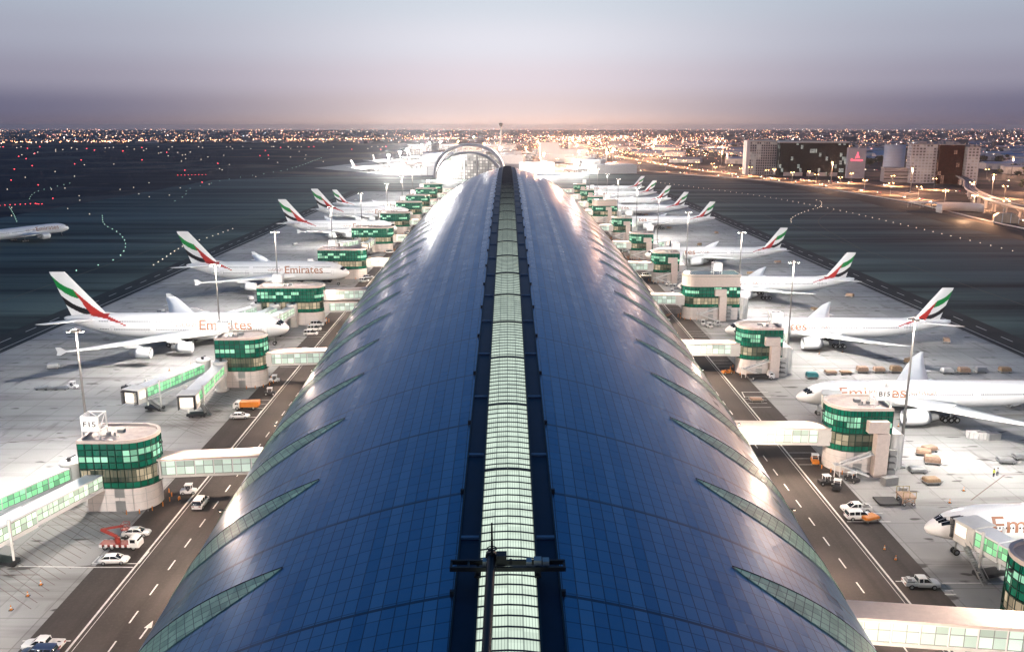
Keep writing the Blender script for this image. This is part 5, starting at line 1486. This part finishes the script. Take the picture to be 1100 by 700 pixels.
for z in range(4, 46, 4): b.lathe([(13.04, z), (13.04, z + .25)], (0, 0, 0), 'z', 32)
b.build('cladding_joint', M['steel'], tw)
block('white office block with dark horizontal slats beside the round tower', 'office block', 521, 1105, 30, 26, 47, M['slats'], R(-14))
block('dark maroon office block between two white slatted ones', 'office block', 548, 1092, 28, 30, 47, M['maroon'], R(-14))
block('narrow white slatted office block right of the maroon one', 'office block', 568, 1078, 14, 28, 44, M['slats'], R(-14))

# ------------------------------------------------------------------ the arched terminal and what stands beyond the concourse
ar = thing('arched_terminal', 'terminal hall under two nested arched roofs beyond the end of the concourse', 'terminal', (-52, 1190, 0))
def arch(b, w, h, y0, y1, t0, n=28):
    P = [(math.cos(math.pi - math.pi * k / n), math.sin(math.pi - math.pi * k / n) ** .8) for k in range(n + 1)]
    rings = []
    for c, s in P: rings.append([(c * w / 2, y0, s * h), (c * w / 2, y1, s * h), (c * (w / 2 - t0), y1, max(0, s * h - t0 * (s > .2))), (c * (w / 2 - t0), y0, max(0, s * h - t0 * (s > .2)))])
    return b.loft(rings, 0, True)
m_arch = plain('glare_paled_arch_cladding', (.66, .61, .58), .5, .1, .1, .05)  # pale base colour carries the glare that washes out the arches
arch(MB(), 98, 46, 10, 70, 3.0).build('outer_arch', m_arch, ar)
arch(MB(), 88, 36, -14, 10, 2.8).build('inner_arch', m_arch, ar)
b = MB(); n = 28
P = [(math.cos(math.pi - math.pi * k / n) * 42, -8, math.sin(math.pi * k / n) ** .8 * 33) for k in range(n + 1)]
for k in range(n): b.add([(P[k][0], -8, 0), (P[k + 1][0], -8, 0), P[k + 1], P[k]], [(0, 1, 2, 3)], 0, False, [[(P[k][0] + 50, 0), (P[k + 1][0] + 50, 0), (P[k + 1][0] + 50, P[k + 1][2]), (P[k][0] + 50, P[k][2])]])
b.build('glass_front', M['terminal_glass'], ar)
b = MB()
for x in (-22, -5, 12, 27): b.tube((x, -12, 0), (x, -12, 31), .8, .8, 10)
b.build('column', m_arch, ar)
wb = thing('cargo_terminal', 'long low white building with a taller left end, right of the arched terminal', 'terminal', (118, 1900, 0))
MB().box(-48, -8, -25, 25, 0, 36).build('tall_wing', M['cream_light'], wb); MB().box(-7.9, 48, -22, 25, 0, 22).build('low_wing', M['cream_light'], wb)
MB().box(-48, 48, -40, -25.2, 0, 11).build('canopy', M['grey_white'], wb)
at_ = thing('control_tower', 'thin control tower mast rising above the skyline behind the ridge end', 'control tower', (-18, 2500, 0))
MB().tube((0, 0, 0), (0, 0, 70), 3.2, 2.2, 12).build('shaft', M['steel'], at_)
b = MB(); b.lathe([(2.2, 68), (5.0, 72), (5.4, 77), (4.6, 78.5), (.3, 79)], (0, 0, 0), 'z', 16); b.build('cabin', M['dark_steel'], at_); MB().tube((0, 0, 79), (0, 0, 86), .5, .2, 6).build('antenna', M['dark_steel'], at_)
rnd = random.Random(3)
for k in range(46):
    u = rnd.random(); y = 1330 + 1500 * u; x = rnd.uniform(-170 - 130 * u, 180 + 40 * u)
    if abs(x + 52) < 75 and y < 1330: continue
    if abs(x - 118) < 75 and 1780 < y < 1960: continue
    if -330 < x < -120 and 1380 < y < 1950: continue
    w, d, h = rnd.uniform(26, 70), rnd.uniform(18, 40), rnd.uniform(7, 19)
    block('flat roofed terminal outbuilding with lit bays beyond the concourse end', 'outbuilding', x, y, w, d, h, M['terminal_glass'] if k % 2 else M['grey_white'], rnd.uniform(-.2, .2), 'airport_outbuilding', M['grey_white'], k % 3 == 0)['group'] = 'airport outbuildings beyond the concourse'
for k, (px_, py, D) in enumerate(((432, 163, 1500), (440, 160, 1650), (448, 157, 1850), (455, 155, 2050), (463, 153, 2300), (482, 180, 1180), (494, 178, 1195), (538, 158, 1350), (510, 143, 2600), (475, 152, 2400), (616, 177, 1320), (420, 166, 1350), (585, 175, 1250), (650, 170, 1700))):
    x = (px_ - 545) * D / F; hgt = min(40, max(20, H - (py - 136) / 954 * D))
    mast(x, D, hgt, 1, 'distant floodlight mast blazing white beyond the concourse end, %s from the left runway line' % ORD[k % 11] if False else 'distant floodlight mast blazing white beyond the end of the concourse', 9e5, 'distant floodlights', heads=0)
for k, (x, D) in enumerate(((60, 1450), (130, 1600), (210, 1750), (40, 1900), (170, 2150), (90, 2600), (230, 2500), (-60, 2300), (-150, 2700), (300, 2900), (330, 2000), (420, 2500), (520, 3100), (250, 3400), (640, 2700))):
    mast(x, D, 26, 1, 'distant orange flood lamp on a tall pole beyond the concourse end', 8.5e5, 'distant orange flood lamps', (1, .52, .30), heads=0)

# ------------------------------------------------------------------ the city: sheds, trees, far blocks, far lights
m_shed = [plain('pale_shed_roof', (.42, .44, .50), .6, 0, .1, .03), plain('blue_shed_roof', (.10, .26, .45), .6, 0, .1, .03), plain('tan_shed_roof', (.35, .29, .27), .7, 0, .1, .03)]
def near_road(x, y, r):
    for pts in (HW, HW2, HW3, VI):
        for p in pts:
            if abs(p.x - x) < r and abs(p.y - y) < r + 25 and (p.x - x) ** 2 + (p.y - y) ** 2 < r * r: return True
    return False
rnd = random.Random(11); placed = []
def shed(x, y, w, d, h, rz, m, lab):
    o = thing('warehouse', lab, 'warehouse', (x, y, 0), rz, 'low warehouses beyond the highway')
    MB().prism([(-w / 2, -d / 2), (w / 2, -d / 2), (w / 2, d / 2), (-w / 2, d / 2)], 0, h, 0, top=False, bottom=False).build('wall', M['grey_white'], o)
    b = MB(); b.loft([[(-w / 2 - .6, -d / 2 - .6, h), (-w / 2 - .6, 0, h + d * .08), (-w / 2 - .6, d / 2 + .6, h), (-w / 2 - .6, d / 2 + .6, h - .3), (-w / 2 - .6, -d / 2 - .6, h - .3)], [(w / 2 + .6, -d / 2 - .6, h), (w / 2 + .6, 0, h + d * .08), (w / 2 + .6, d / 2 + .6, h), (w / 2 + .6, d / 2 + .6, h - .3), (w / 2 + .6, -d / 2 - .6, h - .3)]], 0, False); b.build('roof', m, o)
    for k in range(int(w / 14)): MB().box(-w / 2 + 4 + k * 14, -w / 2 + 9 + k * 14, -d / 2 - .12, -d / 2 - .02, 0, h * .6).build('loading_door', M['steel'], o)
for k in range(400):
    y = rnd.uniform(900, 3600); x = rnd.uniform(340 + .0 * y, 620 + y * .34)
    w, d = rnd.uniform(35, 95), rnd.uniform(24, 48)
    if y < 1300 and x < 600: continue
    if near_road(x, y, max(w, d) * .6 + 16) or any((x - a) ** 2 + (y - c) ** 2 < (40 + w * .5) ** 2 for a, c in placed): continue
    placed.append((x, y)); c = rnd.randrange(5); m = 1 if c == 0 else (2 if c == 1 else 0)
    shed(x, y, w, d, rnd.uniform(6, 11), R(-14) + rnd.uniform(-.1, .1), m_shed[m], ('low warehouse with a pale grey roof in the district right of the highway', 'low warehouse with a blue roof in the district right of the highway', 'low warehouse with a tan roof in the district right of the highway')[m])
    if len(placed) > 110: break
def tree_proto(i):
    rnd = random.Random(50 + i); o = thing('tree', 'dark leafy tree among the warehouses right of the highway', 'tree', (0, 0, 0), 0, 'dark trees beyond the highway')
    b = MB(); b.tube((0, 0, 0), (.2, .1, 3.2), .35, .22, 8)
    for k in range(4): a = k * 1.6 + i; b.tube((.2, .1, 3.0), (1.9 * math.cos(a), 1.9 * math.sin(a), 5.0 + .4 * k), .16, .05, 6)
    b.build('trunk', M['bark'], o)
    b = MB(); lobes = [(rnd.uniform(-3, 3), rnd.uniform(-3, 3), rnd.uniform(4.2, 7.5), rnd.uniform(1.4, 2.6)) for _ in range(9)]
    for x, y, z, r in lobes:
        for _ in range(70):
            v = Vector((rnd.gauss(0, 1), rnd.gauss(0, 1), rnd.gauss(0, .8))); v = v.normalized() * r * rnd.uniform(.55, 1.05); c = Vector((x, y, z)) + v
            s = rnd.uniform(.35, .75); u = Vector((rnd.gauss(0, 1), rnd.gauss(0, 1), rnd.gauss(0, 1))).normalized(); w = u.orthogonal().normalized() * s; u2 = u.cross(w).normalized() * s
            b.add([c + w, c + u2, c - w * .9, c - u2], [(0, 1, 2, 3)])
    b.build('crown', M['foliage'], o); return o
trees = [tree_proto(i) for i in range(3)]
pts = []
while len(pts) < 130:
    y = rnd.uniform(640, 3000); x = rnd.uniform(430, 640 + y * .3)
    if y < 1000: x = rnd.uniform(430, 700)
    if near_road(x, y, 18) or (430 < x < 600 and 1050 < y < 1180) or (320 < x < 480 and 1180 < y < 1270): continue
    if any((x - a) ** 2 + (y - c) ** 2 < 34 ** 2 for a, c in placed): continue
    pts.append((x, y))
for k, (x, y) in enumerate(pts):
    if k < 3: o = trees[k]; o.location = (x, y, 0)
    else: o = dup(trees[k % 3], trees[0]['label'], (x, y, 0), rnd.uniform(0, 6))
    s = rnd.uniform(.9, 1.8); o.scale = (s * 1.2, s * 1.2, s)

# far city blocks: beyond counting
b = MB(); rnd = random.Random(21); nb = 0
while nb < 4200:
    y = 2600 + 11000 * rnd.random() ** 1.6; x = rnd.uniform(-.72, .72) * y
    if x < -.02 * y and y < 3700: continue
    if abs(x - 100) < 240 and y < 3200: continue
    if near_road(x, y, 40): continue
    w, d, h = rnd.uniform(12, 60), rnd.uniform(12, 40), rnd.uniform(4, 12) * (1 if rnd.random() < .93 else 2.2)
    a = rnd.uniform(-.3, .3); Mx = Matrix.Translation((x, y, 0)) @ Matrix.Rotation(a, 4, 'Z')
    b.box(-w / 2, w / 2, -d / 2, d / 2, -.1, h, rnd.randrange(3), Mx); nb += 1
o = b.build('far_city', [plain('city_wall_pale', (.34, .31, .32), .8, 0, .1, .02), plain('city_wall_grey', (.20, .19, .21), .8, 0, .1, .02), plain('city_wall_dark', (.10, .09, .10), .8, 0, .1, .02)])
tag(o, 'mass of low city buildings spreading to the horizon', 'city', None, 'stuff')
# far street and house lights
cols = [glow('far_lamp_orange', (1, .44, .22), 11, False), glow('far_lamp_amber', (1, .64, .44), 11, False), glow('far_lamp_white', (1, .88, .82), 11, False), glow('far_lamp_pink', (1, .35, .30), 12, False), glow('far_lamp_blue', (.6, .8, 1), 9, False)]
def spark(b, x, y, z, r, m):
    b.add([(x + r, y, z), (x - r, y, z), (x, y + r, z), (x, y - r, z), (x, y, z + r), (x, y, z - r)], [(0, 2, 4), (2, 1, 4), (1, 3, 4), (3, 0, 4), (2, 0, 5), (1, 2, 5), (3, 1, 5), (0, 3, 5)], m)
b = MB(); rnd = random.Random(5)
for k in range(750):
    y = 12500 + 6300 * rnd.random(); x = rnd.uniform(-.66, .66) * y
    spark(b, x, y, rnd.uniform(5, 30), y * (.00012 + .00025 * rnd.random() ** 6), rnd.choices((0, 1, 2, 3), (40, 25, 20, 15))[0])
for k in range(5200):
    y = 2500 * (1 / (1 - .84 * rnd.random())) ; x = rnd.uniform(-.68, .68) * y
    if x < -.03 * y and y < 3500: continue
    if y < 3000 and abs(x) < 60: continue
    m = rnd.choices((0, 1, 2, 3, 4), (52, 26, 10, 10, 2))[0]
    spark(b, x, y, rnd.uniform(5, 14), y * (.00013 + .00042 * rnd.random() ** 6), m)
for k in range(1900):                                # denser band beyond the terminals and on the right
    y = rnd.uniform(1700, 6000); x = rnd.gauss(260, 300) if rnd.random() < .6 else rnd.uniform(.08, .6) * y
    if x < -120 or y < 1250: continue
    m = rnd.choices((0, 1, 2, 3), (50, 25, 15, 10))[0]
    spark(b, x, y, rnd.uniform(4, 12), y * (.00015 + .0004 * rnd.random() ** 5), m)
for k in range(1300):                                # orange glow of the districts right of the axis
    y = rnd.uniform(1750, 5200); x = y * rnd.uniform(.03, .26)
    if abs(x - 118) < 75 and y < 2000: continue
    spark(b, x, y, rnd.uniform(4, 11), y * (.00016 + .0004 * rnd.random() ** 4), rnd.choices((0, 1, 2), (65, 28, 7))[0])
for k in range(420):                                 # lit road along the left horizon
    p = HW4[0].lerp(HW4[-1], 0); u = rnd.random() * (len(HW4) - 1); i = int(u); p = HW4[i].lerp(HW4[min(i + 1, len(HW4) - 1)], u - i)
    spark(b, p.x + rnd.gauss(0, 40), p.y + rnd.gauss(60, 80), rnd.uniform(6, 12), rnd.uniform(.9, 2.2), rnd.choice((0, 0, 1)))
o = b.build('far_city_lights', cols); tag(o, 'countless orange and white city lights along the horizon', 'city lights', None, 'stuff')

# ------------------------------------------------------------------ airfield lights
dots = {}
def dot(x, y, mat, label, group, r=.33, name='taxiway_light'):
    k = mat
    if k not in dots:
        b = MB(); b.lathe([(.16, 0), (.16, .25)], (0, 0, 0), 'z', 8, 1); b.lathe([(.45, .25), (.42, .6), (.2, .85), (.01, .9)], (0, 0, 0), 'z', 8)
        o = b.build(name, [M[mat], M['dark_steel']], None, (x, y, -.02)); dots[k] = o; tag(o, label, 'taxiway light', group)
    else:
        o = dots[k].copy(); col.objects.link(o); o.location = (x, y, -.02); o.name = name; o['label'] = label; o['group'] = group
    s = max(.6, math.hypot(x, y) / (1150 if 'scattered' in label else 1700)); o.scale = (s, s, s)
def chain(px, n, mat, label, group):
    P = [G(*p) for p in px]; P = smooth_path(P, 12); L = sum((q - p).length for p, q in zip(P, P[1:]))
    for p, a in along(P, L / n): dot(p.x, p.y, mat, label, group)
GT = 'green taxiway lights'
chain([(110, 232), (112, 241), (128, 251), (135, 263), (128, 276), (106, 285), (82, 291)], 17, 'green_dot', 'green light in the curved chain behind the nearest left striped tail', GT)
chain([(345, 170), (310, 182), (250, 192), (228, 197), (203, 203), (199, 210), (188, 216)], 26, 'green_dot', 'green light in the long curved chain across the left taxiways', GT)
chain([(10, 223), (14, 229), (18, 238)], 8, 'green_dot', 'green light in the short chain above the taxiing airliner', GT)
chain([(75, 197), (40, 206), (30, 216)], 10, 'green_dot', 'green light in the faint chain at far left', GT)
chain([(250, 246), (225, 255), (200, 263), (165, 285)], 16, 'white_dot', 'pale light in the sparse line left of the second striped tail', 'pale taxiway lights')
chain([(850, 239), (851, 234), (866, 227), (880, 223), (882, 217), (872, 214)], 18, 'white_dot', 'pale light in the curved chain on the right taxiway', 'pale taxiway lights')
chain([(705, 196), (760, 203), (825, 212), (900, 226), (980, 244), (1060, 263), (1100, 273)], 56, 'white_dot', 'pale light in the long line across the right taxiway', 'pale taxiway lights')
chain([(0, 221), (18, 220), (38, 219)], 7, 'red_dot', 'red light in the short row at far left', 'red runway lights')
chain([(38, 219), (43, 219.5), (48, 219)], 4, 'red_dot', 'bright red light at the end of the far left row', 'red runway lights')
chain([(191, 188.5), (205, 188.2), (221, 188)], 8, 'red_dot', 'red light in the row near the runway crossing', 'red runway lights')
rnd = random.Random(9)
for k in range(150):
    px_, py = rnd.uniform(0, 430), 158 + 75 * rnd.random() ** 2.2
    if py > 160 + (420 - px_) * .22: continue
    p = G(px_, py); dot(p.x, p.y, rnd.choice(('white_dot', 'white_dot', 'white_dot', 'white_dot', 'red_dot')), 'scattered runway light on the dark field to the left', 'scattered runway lights')

# ------------------------------------------------------------------ haze
if HAZE:
    b = MB(); b.box(-20600, 20600, -2500, 19600, -1.2, 98)
    t = bpy.data.materials.new('evening_haze'); t.use_nodes = True; nt = t.node_tree
    for n in list(nt.nodes):
        if n.type == 'BSDF_PRINCIPLED': nt.nodes.remove(n)
    v = nt.nodes.new('ShaderNodeVolumePrincipled'); v.inputs['Color'].default_value = (.95, .93, .95, 1); v.inputs['Density'].default_value = HAZE; v.inputs['Anisotropy'].default_value = .75
    nt.links.new(v.outputs[0], nt.nodes['Material Output'].inputs['Volume'])
    tag(b.build('haze', t), 'thin evening haze over the airfield and city', 'haze', None, 'stuff')
